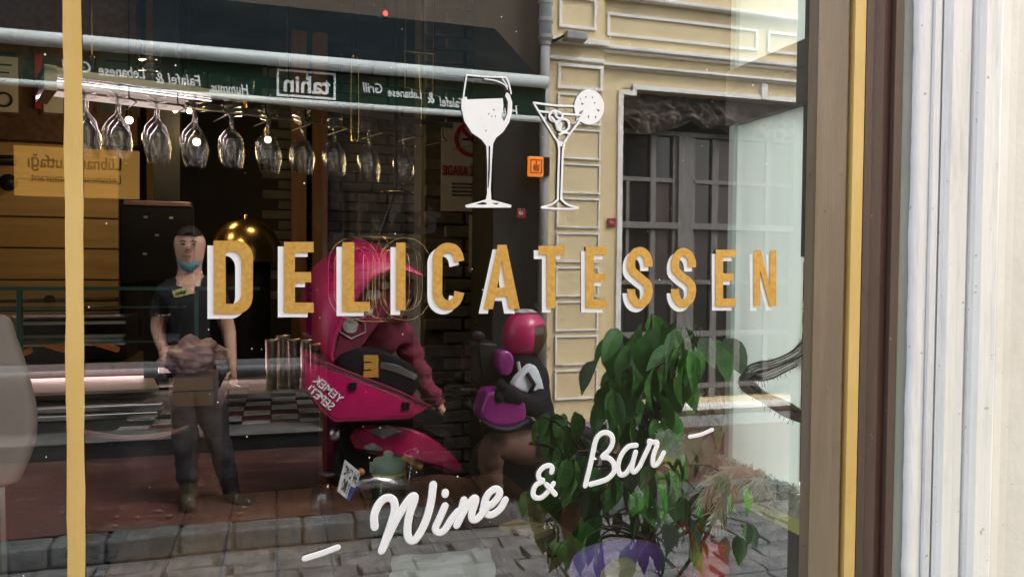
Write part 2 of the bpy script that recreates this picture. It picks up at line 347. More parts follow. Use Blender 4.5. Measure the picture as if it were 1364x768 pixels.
M['whiteglove'] = mat('white_armour', (.70, .74, .76), .4, (.6, .64, .67), 6)
M['rubber'] = mat('tyre_rubber', (.02, .02, .02), .8, (.03, .03, .03), 20, spec=.15)
M['numplate'] = mat('number_plate', (.62, .63, .62), .4)
M['blue'] = mat('plate_blue', (.02, .05, .3), .4)
M['bulb'] = emit('lit_bulb', (1, .72, .34), 5)
M['led'] = emit('pink_led_strip', (1, .56, .62), .11)
M['ledwarm'] = emit('warm_led_strip', (1, .74, .68), .13)
M['orange'] = emit('orange_lightbox', (1, .26, .015), .55)
M['signyellow'] = emit('yellow_lightbox', (1, .52, .11), .16)
M['redled'] = emit('red_led', (1, .03, .02), 1.2)

# ------------------------------------------------------------------ text
def text(body, size, p, mat_, parent, name='lettering', ext=False, bold=0.0, slant=0.0, depth=.0015, rz=0.0, roll=0.0, sx=1.0, center=True, label=None, fit=None):
    """flat lettering facing the street (ext=False) or facing the window from across the street (ext=True); p in as-seen space"""
    cu = bpy.data.curves.new('t', 'FONT'); cu.body = body; cu.size = size; cu.extrude = depth; cu.offset = bold; cu.shear = slant
    cu.align_x = 'CENTER' if center else 'LEFT'; cu.align_y = 'CENTER'; cu.resolution_u = 3
    t = bpy.data.objects.new('t', cu); COL.objects.link(t)
    me = bpy.data.meshes.new_from_object(t.evaluated_get(bpy.context.evaluated_depsgraph_get())); bpy.data.objects.remove(t); bpy.data.curves.remove(cu)
    if fit:
        xs_ = [v.co.x for v in me.vertices]; sx = fit / max(1e-6, max(xs_) - min(xs_))
    R_ = Matrix.Rotation(rad(180) + rz if ext else rz, 4, 'Z') @ Matrix.Rotation(rad(90), 4, 'X') @ Matrix.Rotation(roll, 4, 'Z') @ Matrix.Diagonal((sx, 1, 1, 1))
    org = Vector((0, 0, 0)); q = parent
    while q is not None:
        if q.name in ORG: org = ORG[q.name]; break
        q = q.parent
    pos = flipv(p) if ext else Vector(p)
    me.transform(Matrix.Translation(pos - org) @ R_)
    me.materials.clear(); me.materials.append(mat_)
    o = bpy.data.objects.new(name, me); COL.objects.link(o); o.parent = parent
    if label: o['label'] = label
    return o

# ------------------------------------------------------------------ the shop window: pane, painted signs, frame
win = thing('shop_window', 'large clear shop window pane that mirrors the street, in a taupe frame', 'window', (0, 0, 0))
mb = MB(); mb.box(-1.7, 1.02, 0, .008, .25, 2.75)
for i in range(6): mb.mi[i] = 0 if i == 2 else 1
mb.build('pane', [pane_mat('coated_shop_glass', .18, (.94, .975, .96)), clear_mat('glass_body', (.98, .99, .985))], win)
FY = -.03
def strip(mb_, pxs, y0, y1, z0=.2, z1=2.8):
    mb_.box(X(pxs[0], y0), X(pxs[1], y0), y0, y1, z0, z1)
def profile(name, pts, m, parent, z0=.0, z1=3.4, back=-.001, label=None):
    """vertical moulding from as-seen columns: pts = [(px, y)], first to last, closed along y=back"""
    pl = [Vector((X(px, y), y, z0)) for px, y in pts]
    ol = pl + [Vector((pl[-1].x, back, z0)), Vector((pl[0].x, back, z0))]
    return MB().prism(ol, (0, 0, z1 - z0)).build(name, m, parent, label=label, fixn=True)
profile('stile', [(1081, -.022), (1084, -.03), (1122, -.03), (1123.5, -.026), (1126, -.016), (1132, -.016)], M['tan'], win, label='flat taupe stile')
profile('gold_stripe', [(1132.2, -.031), (1146.3, -.031)], M['goldstripe'], win)
profile('moulding', [(1146.5, -.024), (1147.5, -.032), (1156, -.034), (1157, -.031), (1170, -.036), (1172, -.030)], M['plum'], win)
profile('groove', [(1172.2, -.026), (1184, -.027)], M['redbrown'], win)
profile('outer_moulding', [(1184.2, -.034), (1186, -.037), (1196, -.039)], M['plum'], win)
# head and bottom of the frame outside the picture
MB().box(-1.75, 1.2, -.04, .04, 2.70, 2.95).build('head_rail', M['tan'], win)
MB().box(-1.75, 1.2, -.06, .04, .12, .32).build('bottom_rail', M['tan'], win)
MB().box(-1.80, -1.66, -.041, .045, .12, 2.95).build('stile', M['tan'], win)
# left gold stripe painted on the pane
a, b = P(84, 0, -.003), P(108.6, 0, -.003)
mb = MB(); n = 60
rows = []
for i in range(n + 1):
    z = .33 + (2.69 - .33) * i / n
    rows.append((a.x + random.uniform(-.0009, .0009), b.x + random.uniform(-.0009, .0009), z))
for i in range(n):
    l0, r0_, z0 = rows[i]; l1, r1, z1 = rows[i + 1]
    mb.add([(l0, -.003, z0), (r0_, -.003, z0), (r1, -.003, z1), (l1, -.003, z1)], [(0, 1, 2, 3)])
mb.build('gold_stripe', M['goldstripe'], win, label='broad gold stripe painted down the pane')

def curve_poly(loops, y, m, name, parent, thick=.0006):
    """filled flat shape with holes from as-seen outlines, on the glass"""
    cu = bpy.data.curves.new('c', 'CURVE'); cu.dimensions = '2D'; cu.fill_mode = 'BOTH'; cu.extrude = thick
    for lp in loops:
        s = cu.splines.new('POLY'); s.points.add(len(lp) - 1); s.use_cyclic_u = True
        for i, (px, py) in enumerate(lp):
            q = P(px, py, y); s.points[i].co = (q.x, q.z, 0, 1)
    o = bpy.data.objects.new('c', cu); COL.objects.link(o)
    me = bpy.data.meshes.new_from_object(o.evaluated_get(bpy.context.evaluated_depsgraph_get())); bpy.data.objects.remove(o); bpy.data.curves.remove(cu)
    me.transform(Matrix.Translation((0, y, 0)) @ Matrix.Rotation(rad(90), 4, 'X'))
    me.materials.clear(); me.materials.append(m)
    r = bpy.data.objects.new(name, me); COL.objects.link(r); r.parent = parent
    return r
def arc(cx, cy, rx, ry, a0, a1, n=12):
    return [(cx + rx * math.cos(rad(a0 + (a1 - a0) * i / n)), cy - ry * math.sin(rad(a0 + (a1 - a0) * i / n))) for i in range(n + 1)]
def sE(l, r, t, b, ta, m0, m1, mr, bt, st): return [[(l, t), (r, t), (r, ta), (st, ta), (st, m0), (mr, m0), (mr, m1), (st, m1), (st, bt), (r, bt), (r, b), (l, b)]]
def offset_stroke(pts, hw):
    L_, R_ = [], []
    for i, p in enumerate(pts):
        a = pts[max(i - 1, 0)]; b = pts[min(i + 1, len(pts) - 1)]
        dx, dy = b[0] - a[0], b[1] - a[1]; l = math.hypot(dx, dy) or 1
        L_.append((p[0] - dy / l * hw, p[1] + dx / l * hw)); R_.append((p[0] + dy / l * hw, p[1] - dx / l * hw))
    return [L_ + R_[::-1]]
def sS(l, r, t, b, s):
    h = b - t; cx = (l + r) / 2; rx = (r - l - s) / 2; ry = h * .22
    top = [(r - s / 2, t + h * .325), (r - s / 2, t + h * .27)] + arc(cx, t + s / 2 + ry, rx, ry, 0, 180, 14)
    mid = smooth_pts([(l + s / 2, t + s / 2 + ry, 0), (l + s / 2 + 1.6, t + h * .385, 0), (cx - 1, t + h * .49, 0), (r - s / 2 - 2, t + h * .60, 0), (r - s / 2, b - s / 2 - ry, 0)], 5)
    bot = arc(cx, b - s / 2 - ry, rx, ry, 0, -180, 14) + [(l + s / 2, b - h * .29), (l + s / 2, b - h * .31)]
    return offset_stroke(top + [(p.x, p.y) for p in mid[1:-1]] + bot, s / 2)
def sC(l, r, t, b, s):
    cx = (l + r) / 2; rx = (r - l - s) / 2; ry = rx * 1.12
    pts = [(r - s / 2 + 1, t + 25), (r - s / 2 + .3, t + s / 2 + ry)] + arc(cx, t + s / 2 + ry, rx, ry, 10, 180, 12) + arc(cx, b - s / 2 - ry, rx, ry, 180, 345, 12) + [(r - s / 2 + .8, b - 24)]
    return offset_stroke(pts, s / 2)
letters = [
    [[(284.8, 320.4), (315, 320.4)] + arc(316, 342, 20.8, 21.6, 88, 0, 8) + arc(316, 394, 20.8, 23.6, 0, -88, 8) + [(284.8, 418)],
     [(300.6, 334.3), (309, 334.3)] + arc(309, 350, 12.8, 15.7, 88, 0, 6) + arc(309, 389, 12.8, 15.5, 0, -88, 6) + [(300.6, 404.5)]],
    sE(378.2, 417.8, 321.9, 415.9, 335.8, 362, 375.9, 414.4, 402.9, 392.9),
    [[(456, 322.5), (472, 322.5), (472, 402), (492.2, 402), (492.2, 414.4), (456, 414.4)]],
    [[(527.7, 323), (540.2, 323), (540.2, 413), (527.7, 413)]],
    sC(576.4, 617.6, 323, 412.5, 12.8),
    [[(644.3, 411.5), (663.2, 326), (674.6, 326), (692.4, 411.5), (678.4, 411.5), (675.2, 394.5), (659.6, 394.5), (656.5, 411.5)], [(668.4, 347), (673.2, 383), (662.2, 383)]],
    [[(717.6, 327.3), (752.3, 327.3), (752.3, 339), (739.8, 339), (739.8, 410), (728.3, 410), (728.3, 339), (717.6, 339)]],
    sE(780.2, 808.8, 328.6, 410, 339.6, 363.8, 374.8, 806.6, 398.3, 791),
    sS(835.2, 869.3, 328.6, 410, 10.8),
    sS(893.8, 927, 330, 409.3, 10.4),
    sE(953.5, 979.5, 332.3, 407.8, 342, 363.5, 373.6, 977, 397.5, 963),
    [[(1004, 333), (1013, 333), (1025.6, 381), (1025.6, 333), (1033.8, 333), (1033.8, 407.8), (1025.4, 407.8), (1012.2, 360), (1012.2, 407.8), (1004, 407.8)]],
]
for ch, lp in zip('DELICATESSEN', letters):
    cx = sum(p[0] for p in lp[0]) / len(lp[0])
    k = (cx - 300) / 720; dx = -8.6 + 3.6 * k; dy = 6.4 - .9 * k
    jit = [[(x + random.uniform(-.25, .25), y + random.uniform(-.25, .25)) for x, y in l] for l in lp]
    g = curve_poly(jit, -.0040, M['gold'], 'gold_letter', win); g['label'] = 'gold letter %s of the painted shop sign' % ch
    curve_poly([[(x + dx, y + dy) for x, y in l] for l in lp], -.0018, M['whitepaint'], 'drop_shadow', g)

def strokes(lines, wpx, name, parent, y=-.003, label=None, n=5):
    mb = MB()
    for j, ln in enumerate(lines):
        pts = [P(px, py, 0) for px, py in ln]
        if len(pts) > 2: pts = smooth_pts(pts, n)
        hw = wpx / 2 / F * 1.13 * (P(ln[0][0], ln[0][1], 0) - CAM).length / 1.2
        # round ends
        d0 = (pts[0] - pts[1]).normalized(); d1 = (pts[-1] - pts[-2]).normalized()
        ext0 = [pts[0] + d0 * hw * math.cos(a) for a in (0, .5, 1.0)]; ext1 = [pts[-1] + d1 * hw * math.cos(a) for a in (1.0, .5, 0)]
        allp = ext0 + pts + ext1; rs = [hw * .05, hw * math.sin(.5), hw * math.sin(1.0)] + [hw] * len(pts) + [hw * math.sin(1.0), hw * math.sin(.5), hw * .05]
        vs = []; nn = 8; m = len(allp)
        for i, p in enumerate(allp):
            t = (allp[min(i + 1, m - 1)] - allp[max(i - 1, 0)]).normalized(); e1 = t.cross(Vector((0, 1, 0))).normalized()
            for k in range(nn):
                a = 2 * math.pi * k / nn
                vs.append(Vector((p.x, y - .0004 * j, p.z)) + e1 * (rs[i] * math.cos(a)) + Vector((0, .00025 * math.sin(a) * min(1, rs[i] / hw), 0)))
        mb.add(vs, [(i * nn + k, i * nn + (k + 1) % nn, (i + 1) * nn + (k + 1) % nn, (i + 1) * nn + k) for i in range(m - 1) for k in range(nn)])
    return mb.build(name, M['whitepaint'], parent, smooth=True, label=label, fixn=True)
def z4(l): return [(380 + x / 3.37, 540 + y / 3.37) for x, y in l]
def z6(l): return [(690 + x / 5.052, 560 + y / 5.052) for x, y in l]
strokes([z4([(88, 682), (160, 660), (234, 632)])], 8.5, 'script_dash', win, label='white painted dash before the script word')
strokes([z4([(400, 540), (398, 490), (418, 440), (450, 412), (482, 420), (490, 465), (468, 545), (432, 645)]), z4([(432, 645), (490, 520), (545, 430), (574, 402), (578, 420), (560, 470), (548, 530), (550, 585), (572, 603), (598, 575), (630, 510), (652, 430), (662, 352)])], 11.0, 'script_letter', win, label='white brush script letter W')
strokes([z4([(715, 447), (690, 505), (672, 548), (690, 566), (715, 552), (745, 505), (775, 470)]), z4([(716, 386), (716, 394)])], 10.4, 'script_letter', win, label='white brush script letter i')
strokes([z4([(800, 420), (785, 475), (768, 532)]), z4([(768, 532), (800, 470), (832, 425), (848, 412), (852, 425), (835, 480), (838, 505), (858, 505), (890, 470), (912, 440)])], 10.4, 'script_letter', win, label='white brush script letter n')
strokes([z4([(885, 462), (925, 440), (955, 405), (958, 380), (938, 372), (908, 395), (890, 440), (895, 475), (922, 487), (960, 462), (985, 420)])], 10.4, 'script_letter', win, label='white brush script letter e')
strokes([z6([(222, 342), (225, 312), (203, 298), (165, 312), (135, 350), (140, 388), (166, 402), (118, 428), (97, 478), (112, 512), (155, 512), (200, 470), (234, 418)]), z6([(186, 425), (246, 490)])], 7.4, 'script_letter', win, label='white brush script ampersand')
strokes([z6([(448, 432), (485, 280), (515, 140), (545, 92), (585, 77), (622, 95), (632, 140), (608, 195), (562, 240), (605, 248), (638, 285), (640, 340), (600, 385), (545, 408), (483, 424)])], 7.6, 'script_letter', win, label='white brush script letter B')
strokes([z6([(790, 163), (738, 172), (692, 225), (668, 300), (682, 356), (720, 350), (762, 285), (786, 208)]), z6([(786, 208), (765, 285), (762, 330), (782, 338), (815, 300)])], 7.4, 'script_letter', win, label='white brush script letter a')
strokes([z6([(812, 305), (850, 225), (880, 160), (876, 135), (900, 142), (932, 150), (905, 235), (905, 292), (935, 285), (975, 212)])], 7.4, 'script_letter', win, label='white brush script letter r')
strokes([z6([(1150, 105), (1225, 90), (1300, 58)])], 5.8, 'script_dash', win, label='white painted dash after the script words')
def z1(l): return [(590 + x / 3.492, 80 + y / 3.492) for x, y in l]
# painted wine glass
wg = curve_poly([z1([(86, 182), (97, 172), (111, 172), (113, 184), (278, 178), (281, 215), (272, 265), (284, 286), (300, 250), (303, 195), (290, 165), (296, 150), (310, 160), (322, 195), (321, 240), (308, 290), (280, 335), (247, 362), (233, 390), (227, 480), (222, 600), (225, 650), (268, 660), (318, 674), (316, 686), (108, 686), (104, 674), (160, 660), (200, 648), (206, 620), (207, 500), (202, 400), (180, 370), (135, 340), (100, 285), (86, 225)]),
                z1([(212, 402), (220, 398), (219, 520), (212, 600), (208, 590)]), z1([(150, 672), (185, 660), (205, 664), (200, 672)]), z1([(222, 665), (262, 664), (250, 673)]),
                z1([(208, 250), (216, 246), (214, 256)]), z1([(232, 232), (240, 226), (238, 238)]), z1([(222, 262), (230, 258), (226, 268)]), z1([(196, 330), (204, 322), (200, 336)]), z1([(240, 262), (247, 256), (244, 268)])],
                -.0032, M['whitepaint'], 'wine_glass_drawing', win); wg['label'] = 'white painted drawing of a half full wine glass'
strokes([z1([(92, 176), (98, 130), (107, 74)]), z1([(107, 74), (200, 82), (288, 84)]), z1([(288, 84), (300, 110), (312, 160)])], 2.2, 'glass_outline', wg, y=-.0055)
strokes([z1([(190, 92), (240, 100), (280, 118), (296, 140)]), z1([(270, 88), (284, 110), (296, 130)])], 1.6, 'glass_outline', wg, y=-.0058)
cg = thing('x', '', '', (0, 0, 0)); bpy.data.objects.remove(cg)
lem = curve_poly([arc(0, 0, 1, 1, 0, 345, 23) and [(590 + (680 + 69 * math.cos(rad(a))) / 3.492, 80 + (219 + 82 * math.sin(rad(a))) / 3.492) for a in range(0, 360, 12)],
                  z1([(655, 232), (635, 240), (618, 285), (632, 270)]), z1([(660, 172), (668, 168), (664, 180)]), z1([(690, 165), (698, 176), (694, 182)]), z1([(712, 226), (730, 234), (722, 242)]), z1([(672, 262), (680, 258), (676, 278)]), z1([(706, 258), (714, 264), (708, 276)]), z1([(640, 196), (655, 204), (646, 210)]), z1([(636, 180), (642, 176), (640, 186)]), z1([(700, 200), (708, 196), (706, 206)])],
                 -.0032, M['whitepaint'], 'lemon_slice_drawing', win); lem['label'] = 'white painted lemon slice on the cocktail glass drawing'
ck = strokes([z1([(420, 203), (470, 285), (528, 378)]), z1([(420, 201), (520, 214), (612, 217)]), z1([(445, 240), (530, 252), (632, 258)]), z1([(632, 285), (590, 340), (562, 382)]), z1([(528, 376), (536, 420), (533, 520), (530, 650)]), z1([(562, 378), (553, 430), (549, 540), (545, 650)]),
              z1([(530, 650), (500, 672), (455, 686)]), z1([(455, 688), (540, 694), (622, 692)]), z1([(545, 650), (575, 675), (622, 688)])], 3.0, 'cocktail_glass_drawing', win, label='white painted outline drawing of a cocktail glass')
strokes([z1([(490, 262), (500, 245), (520, 240), (548, 255), (546, 275), (520, 290), (495, 280), (490, 262)]), z1([(520, 300), (545, 280), (575, 285), (580, 315), (560, 335), (530, 325), (520, 300)]), z1([(515, 245), (525, 270), (545, 275)]), z1([(535, 350), (560, 340), (578, 345)]), z1([(500, 270), (515, 290), (530, 320)])], 3.2, 'ice_drawing', ck, y=-.0055)
curve_poly([z1([(520, 292), (545, 280), (556, 300), (545, 332), (528, 326)])], -.0036, M['whitepaint'], 'ice_drawing', ck)
curve_poly([z1([(529, 376), (560, 380), (553, 402), (536, 402)])], -.0037, M['whitepaint'], 'stem_joint', ck)

mb = MB(); rnd = random.Random(33)
for _ in range(230):
    x, z = rnd.uniform(-.6, .93), rnd.uniform(.9, 2.1); e = rnd.choice((.0004, .0005, .0006, .0011)) * rnd.uniform(.7, 1.4)
    n_ = rnd.randrange(4, 6); a0 = rnd.uniform(0, 6)
    mb.add([(x + e * rnd.uniform(.6, 1.3) * math.cos(a0 + 6.283 * k / n_), -.0009, z + e * rnd.uniform(.6, 1.6) * math.sin(a0 + 6.283 * k / n_)) for k in range(n_)], [list(range(n_))])
mb.build('dust_specks', M['whitepaint'], win, kind='stuff', fixn=True)

# ------------------------------------------------------------------ white wall beside the window
wall = thing('white_wall', 'white painted wall mouldings beside the shop window, paint flaking at the edge', 'wall', (1.3, 0, 0))
profile('sealant_strip', [(1196.5, -.030), (1214, -.032)], M['sealgrey'], wall)
# ragged paint edge
x0 = X(1213.5, -.04); x1 = X(1236, -.046)
mb = MB(); n = 220; zs = [.0 + 3.4 * i / n for i in range(n + 1)]
rag = [x0 + .0028 * noise.noise((0, 0, z * 9)) + .0016 * noise.noise((3, 0, z * 40)) for z in zs]
rows = []
for z, e in zip(zs, rag):
    rows.append([(e, -.026, z), (e + .0008, -.040, z), (e + .006 + .002 * noise.noise((5, 0, z * 14)), -.0445, z), (x1 - .004, -.0445 + .0012 * noise.noise((7, 1, z * 10)), z), (x1, -.041, z)])
vs = [p for r_ in rows for p in r_]
mb.add(vs, [(i * 5 + k, i * 5 + k + 1, (i + 1) * 5 + k + 1, (i + 1) * 5 + k) for i in range(n) for k in range(4)])
mb.build('flaking_edge', M['plasterw'], wall, smooth=True)
profile('moulding', [(1236.2, -.046), (1238, -.050), (1246, -.052), (1247, -.044), (1248.5, -.044), (1249, -.050), (1259, -.054)], M['plasterw'], wall)
profile('bright_moulding', [(1259.2, -.060), (1262, -.064), (1273, -.066), (1274, -.063), (1285, -.066), (1286.5, -.056), (1289, -.056)], M['plasterbright'], wall)
profile('moulding', [(1289.2, -.062), (1291, -.066), (1302.5, -.069)], M['plasterw'], wall)
profile('bright_moulding', [(1303, -.078), (1306, -.083), (1326, -.086), (1328, -.083)], M['plasterbright'], wall)
profile('wall_face', [(1328.3, -.074), (1338, -.060), (1348, -.057), (1364, -.057), (1560, -.057)], M['plasterwarm'], wall)
# the rest of the shop's own facade, outside the picture
own = thing('deli_building', 'rendered shop building that the window is set in, above and left of the glass', 'building', (0, 0, 0))
mb = MB(); mb.box(-6, 1.7, -.03, .25, 2.96, 4.6); mb.box(-6, -1.81, -.03, .25, 0, 2.95); mb.box(-1.8, 1.2, -.02, .2, 0, .11)
mb.build('facade', M['plasterwarm'], own)

# ------------------------------------------------------------------ room inside
mb = MB(); mb.box(-3.2, 1.2, .26, 5.2, 3.15, 3.3); mb.build('ceiling', M['ceil'], kind='structure')
mb = MB(); mb.box(-3.2, 1.03, .26, 5.2, -.1, .0); mb.build('floor', M['floor'], kind='structure')
BW = 4.6
mb = MB(); mb.box(-3.2, 1.2, BW, BW + .2, 0, 3.15); mb.box(-3.2, -3.0, .26, BW, 0, 3.15); mb.box(1.03, 1.2, .35, BW, 0, 3.15); mb.box(1.03, 1.2, .012, .349, 0, .99); mb.box(1.03, 1.2, .012, .349, 2.74, 3.15)
back = mb.build('room_walls', M['room'], kind='structure')
bk = MB().box(-.105, .105, -.02, .02, -.03, .03).build('brick', M['brick'], back, bevel=.004, seg=1, local=True)
bme = bk.data
def bricks(parent, xa, xb, y, za, zb, seed, first=None, step=(.225, .072)):
    rnd = random.Random(seed); org = ORG[parent.name]; r = 0; z = za
    while z < zb - .03:
        x = xa + (.11 if r % 2 else 0.0)
        while x < xb - .05:
            loc = Vector((x + .1, y + rnd.uniform(-.004, .004), z + .033)) - org
            if first is not None: first.location = loc; first = None
            else: dup(bk, parent, loc, (0, 0, rnd.uniform(-.01, .01)), (rnd.uniform(.96, 1.0), 1, rnd.uniform(.94, 1.02)))
            x += step[0]
        z += step[1]; r += 1
bricks(back, X(350, BW), X(565, BW), BW, 1.3, 3.0, 3, bk)
# brick pier
py_ = 2.9; xa, xb = X(566, py_), X(668, py_)
pier = thing('brick_pier', 'grey washed brick pier inside, carrying the no smoking poster', 'pillar', ((xa + xb) / 2, py_ + .2, 0))
MB().box(xa, xb, py_ + .008, py_ + .35, 0, 3.15).build('core', M['mortar'], pier)
bricks(pier, xa, xb - .12, py_, .05, 3.1, 5)
pos = thing('no_smoking_poster', 'faded paper poster with a red no smoking ring and red heading', 'poster', P(627, 283, py_ - .03))
q0, q1 = P(588, 162, py_ - .03), P(665, 283, py_ - .03)
MB().box(q0.x, q1.x, py_ - .03, py_ - .026, q1.z, q0.z).build('sheet', M['posterw'], pos)
c = P(628, 186, py_ - .033); c.y = py_ - .033
mb = MB(); mb.tube([c + Vector((.085 * math.cos(t), 0, .085 * math.sin(t))) for t in [2 * math.pi * i / 28 for i in range(28)]], .011, 6, closed=True, sq=(0, .15, 0)); mb.tube([c + Vector((-.06, -.001, .06)), c + Vector((.06, -.001, -.06))], .010, 6, sq=(0, .15, 0))
mb.build('prohibition_ring', M['red'], pos)
mb = MB(); mb.box(c.x - .05, c.x + .045, c.y + .001, c.y + .002, c.z - .006, c.z + .006); mb.build('cigarette', M['ink'], pos)
text('SIGARA İÇİLMEZ', .074, P(627, 229, py_ - .0325), M['red'], pos, 'heading', bold=.0015, sx=.56)
for i in range(4):
    text('sigara içmenin zararları ve cezası', .018, P(627, 245 + i * 5, py_ - .0325), M['ink'], pos, 'small_print', sx=.9)
st = thing('sticker_strip', 'narrow pale notice strip below the no smoking poster', 'sticker', P(632, 360, py_ - .03))
q0, q1 = P(625, 286, py_ - .03), P(640, 362, py_ - .03)
MB().box(q0.x, q1.x, py_ - .03, py_ - .027, q1.z, q0.z).build('sheet', M['posterw'], st)

# window reveal on the right
RX = .99
rev = thing('side_window', 'pale mint blind of the side window, crossed by a mauve grey beam', 'window', (RX, .2, 1.1))
MB().box(RX + .010, RX + .013, .088, .318, 1.10, 1.872).build('blind', M['blind'], rev)
MB().box(RX + .010, RX + .013, .088, .318, 2.0, 2.72).build('blind', M['blind'], rev)
MB().box(RX, RX + .03, .3185, .338, 1.10, 2.72).build('trim', M['mint'], rev, bevel=.002)
MB().box(RX + .006, RX + .03, .0085, .0875, 1.575, 1.872).build('slate_strip', M['slate'], rev)
MB().box(RX + .006, RX + .012, .028, .033, 1.40, 1.574).build('glazing_bead', M['plasterbright'], rev)
MB().box(RX + .006, RX + .03, .0085, .0875, 2.0, 2.72).build('slate_strip', M['slate'], rev)
MB().box(RX - .006, RX + .04, .01, .345, 1.874, 1.998).build('crossbeam', M['beam'], rev, bevel=.002)
MB().box(RX - .008, RX + .04, .008, .346, 1.945, 1.952).build('crossbeam_lip', M['beam'], rev)
sill = thing('window_ledge', 'crumbling pale ledge over a lime green strip along the side of the window', 'ledge', (RX, .3, 1.0))
SL = .64
mb = MB(); nx, ny = 8, 110
vs = []
for j in range(ny + 1):
    y = .0095 + SL * j / ny
    for i in range(nx + 1):
        x = RX - .016 + .045 * i / nx
        h = 1.112 + .014 * noise.noise((x * 22, y * 22, 0)) + .010 * noise.noise((x * 70, y * 70, 2)) - (.047 if i == 0 else .012 if i == 1 else 0)
        vs.append((x + (.006 * noise.noise((1, y * 45, 4)) if i <= 1 else 0), y, h))
mb.add(vs, [(j * (nx + 1) + i, j * (nx + 1) + i + 1, (j + 1) * (nx + 1) + i + 1, (j + 1) * (nx + 1) + i) for j in range(ny) for i in range(nx)])
mb.build('stone_top', M['ledge'], sill)
MB().box(RX - .010, RX + .028, .0095, SL, 1.0655, 1.085).build('core', M['ledge'], sill)
MB().box(RX - .022, RX + .028, .0095, SL + .01, 1.037, 1.0648).build('green_strip', M['lime'], sill, bevel=.002)
MB().box(RX - .008, RX + .028, .0095, SL, .0, 1.0365).build('panel_below', M['greywall'], sill)
mb = MB(); rnd = random.Random(14)          # moss and dry crumbs lying on the ledge
for _ in range(900):
    y = rnd.uniform(.02, SL); p = Vector((RX - .016 + rnd.uniform(-.004, .03), y, 1.10 + rnd.uniform(-.02, .022))); e = rnd.uniform(.002, .0065)
    d = Vector((rnd.uniform(-1, 1), rnd.uniform(-1, 1), rnd.uniform(-.4, 1))).normalized() * e; q = d.orthogonal().normalized() * e * .5
    mb.add([p - q, p + d * .5 + q, p + d * 1.5, p + q - d * .5], [(0, 1, 2), (0, 2, 3), (0, 3, 1), (1, 3, 2)])
mb.build('dry_moss', mat('pale_dry_moss', (.85, .86, .80), .95, (.50, .50, .38), 40), sill, kind='stuff')
# frayed mesh band hanging in front of the reveal
mp_ = smooth_pts([P(1092, 440, .07), P(1070, 470, .09), P(1030, 490, .13), P(1003, 497, .15), P(994, 508, .15), P(1005, 521, .14), P(1035, 538, .11), P(1064, 553, .08), P(1092, 566, .06)], 8)
mb = MB(); nk = 15
vs = []; hw = [.0135 + .002 * math.sin(i * .4) for i in range(len(mp_))]
for i, p in enumerate(mp_):
    t = (mp_[min(i + 1, len(mp_) - 1)] - mp_[max(i - 1, 0)]).normalized(); e = t.cross(Vector((0, 1, 0))).normalized()
    for k in range(nk): vs.append(p + e * hw[i] * (k / (nk - 1) * 2 - 1) * (1.35 if i < 26 else .95) + Vector((0, .012 * math.sin(k * .9), 0)))
nt_ = thing('mesh_band', 'frayed brown mesh band bent into a loop against the mint panel', 'netting', mp_[34])
for k in range(nk):
    mb.tube([vs[i * nk + k] for i in range(len(mp_))], .0011, 4, cap=False)
for i in range(0, len(mp_)): 
    mb.tube([vs[i * nk + k] for k in range(nk)], .0010, 4, cap=False)
    a = vs[i * nk + k // 2]; 
    if i + 1 < len(mp_): mb.tube([(vs[i * nk + k] + vs[(i + 1) * nk + k]) / 2 for k in range(nk)], .0010, 4, cap=False)
rnd = random.Random(4)
fr = MB()
for i in range(len(mp_) - 1):
    for k in (0, nk - 1):
        if rnd.random() < .75:
            p = vs[i * nk + k]; d = (p - mp_[i]).normalized() * rnd.uniform(.002, .007) + Vector((rnd.uniform(-.003, .003), rnd.uniform(-.003, .003), rnd.uniform(-.006, .002)))
            fr.tube([p, p + d * .6, p + d + Vector((0, 0, -.002))], .0006, 3, cap=False)
for _ in range(6):
    p = P(995, 508, .15); fr.tube([p, p + Vector((rnd.uniform(-.03, -.01), 0, rnd.uniform(-.008, .008)))], .0006, 3, cap=False)
mb.build('woven_mesh', M['net'], nt_); fr.build('loose_threads', M['net'], nt_, kind='stuff')

# ------------------------------------------------------------------ street outside (as seen mirrored, built across the street)
KY, BY, PZ = 3.22, 5.12, .10           # kerb face, pavement back, pavement height
mb = MB(True); mb.add([(-40, .02, -.02), (60, .02, -.02), (60, KY + 40, -.02), (-40, KY + 40, -.02), (1.3, -40, -.02), (60, -40, -.02), (1.3, .02, -.02)], [(0, 6, 1, 2, 3), (4, 5, 1, 6)])
street = mb.build('street', M['joint'], kind='structure')
MB(True).box(-6, 3, .06, 1.5, -.119, -.004).build('near_pavement', M['greystep'], kind='structure')
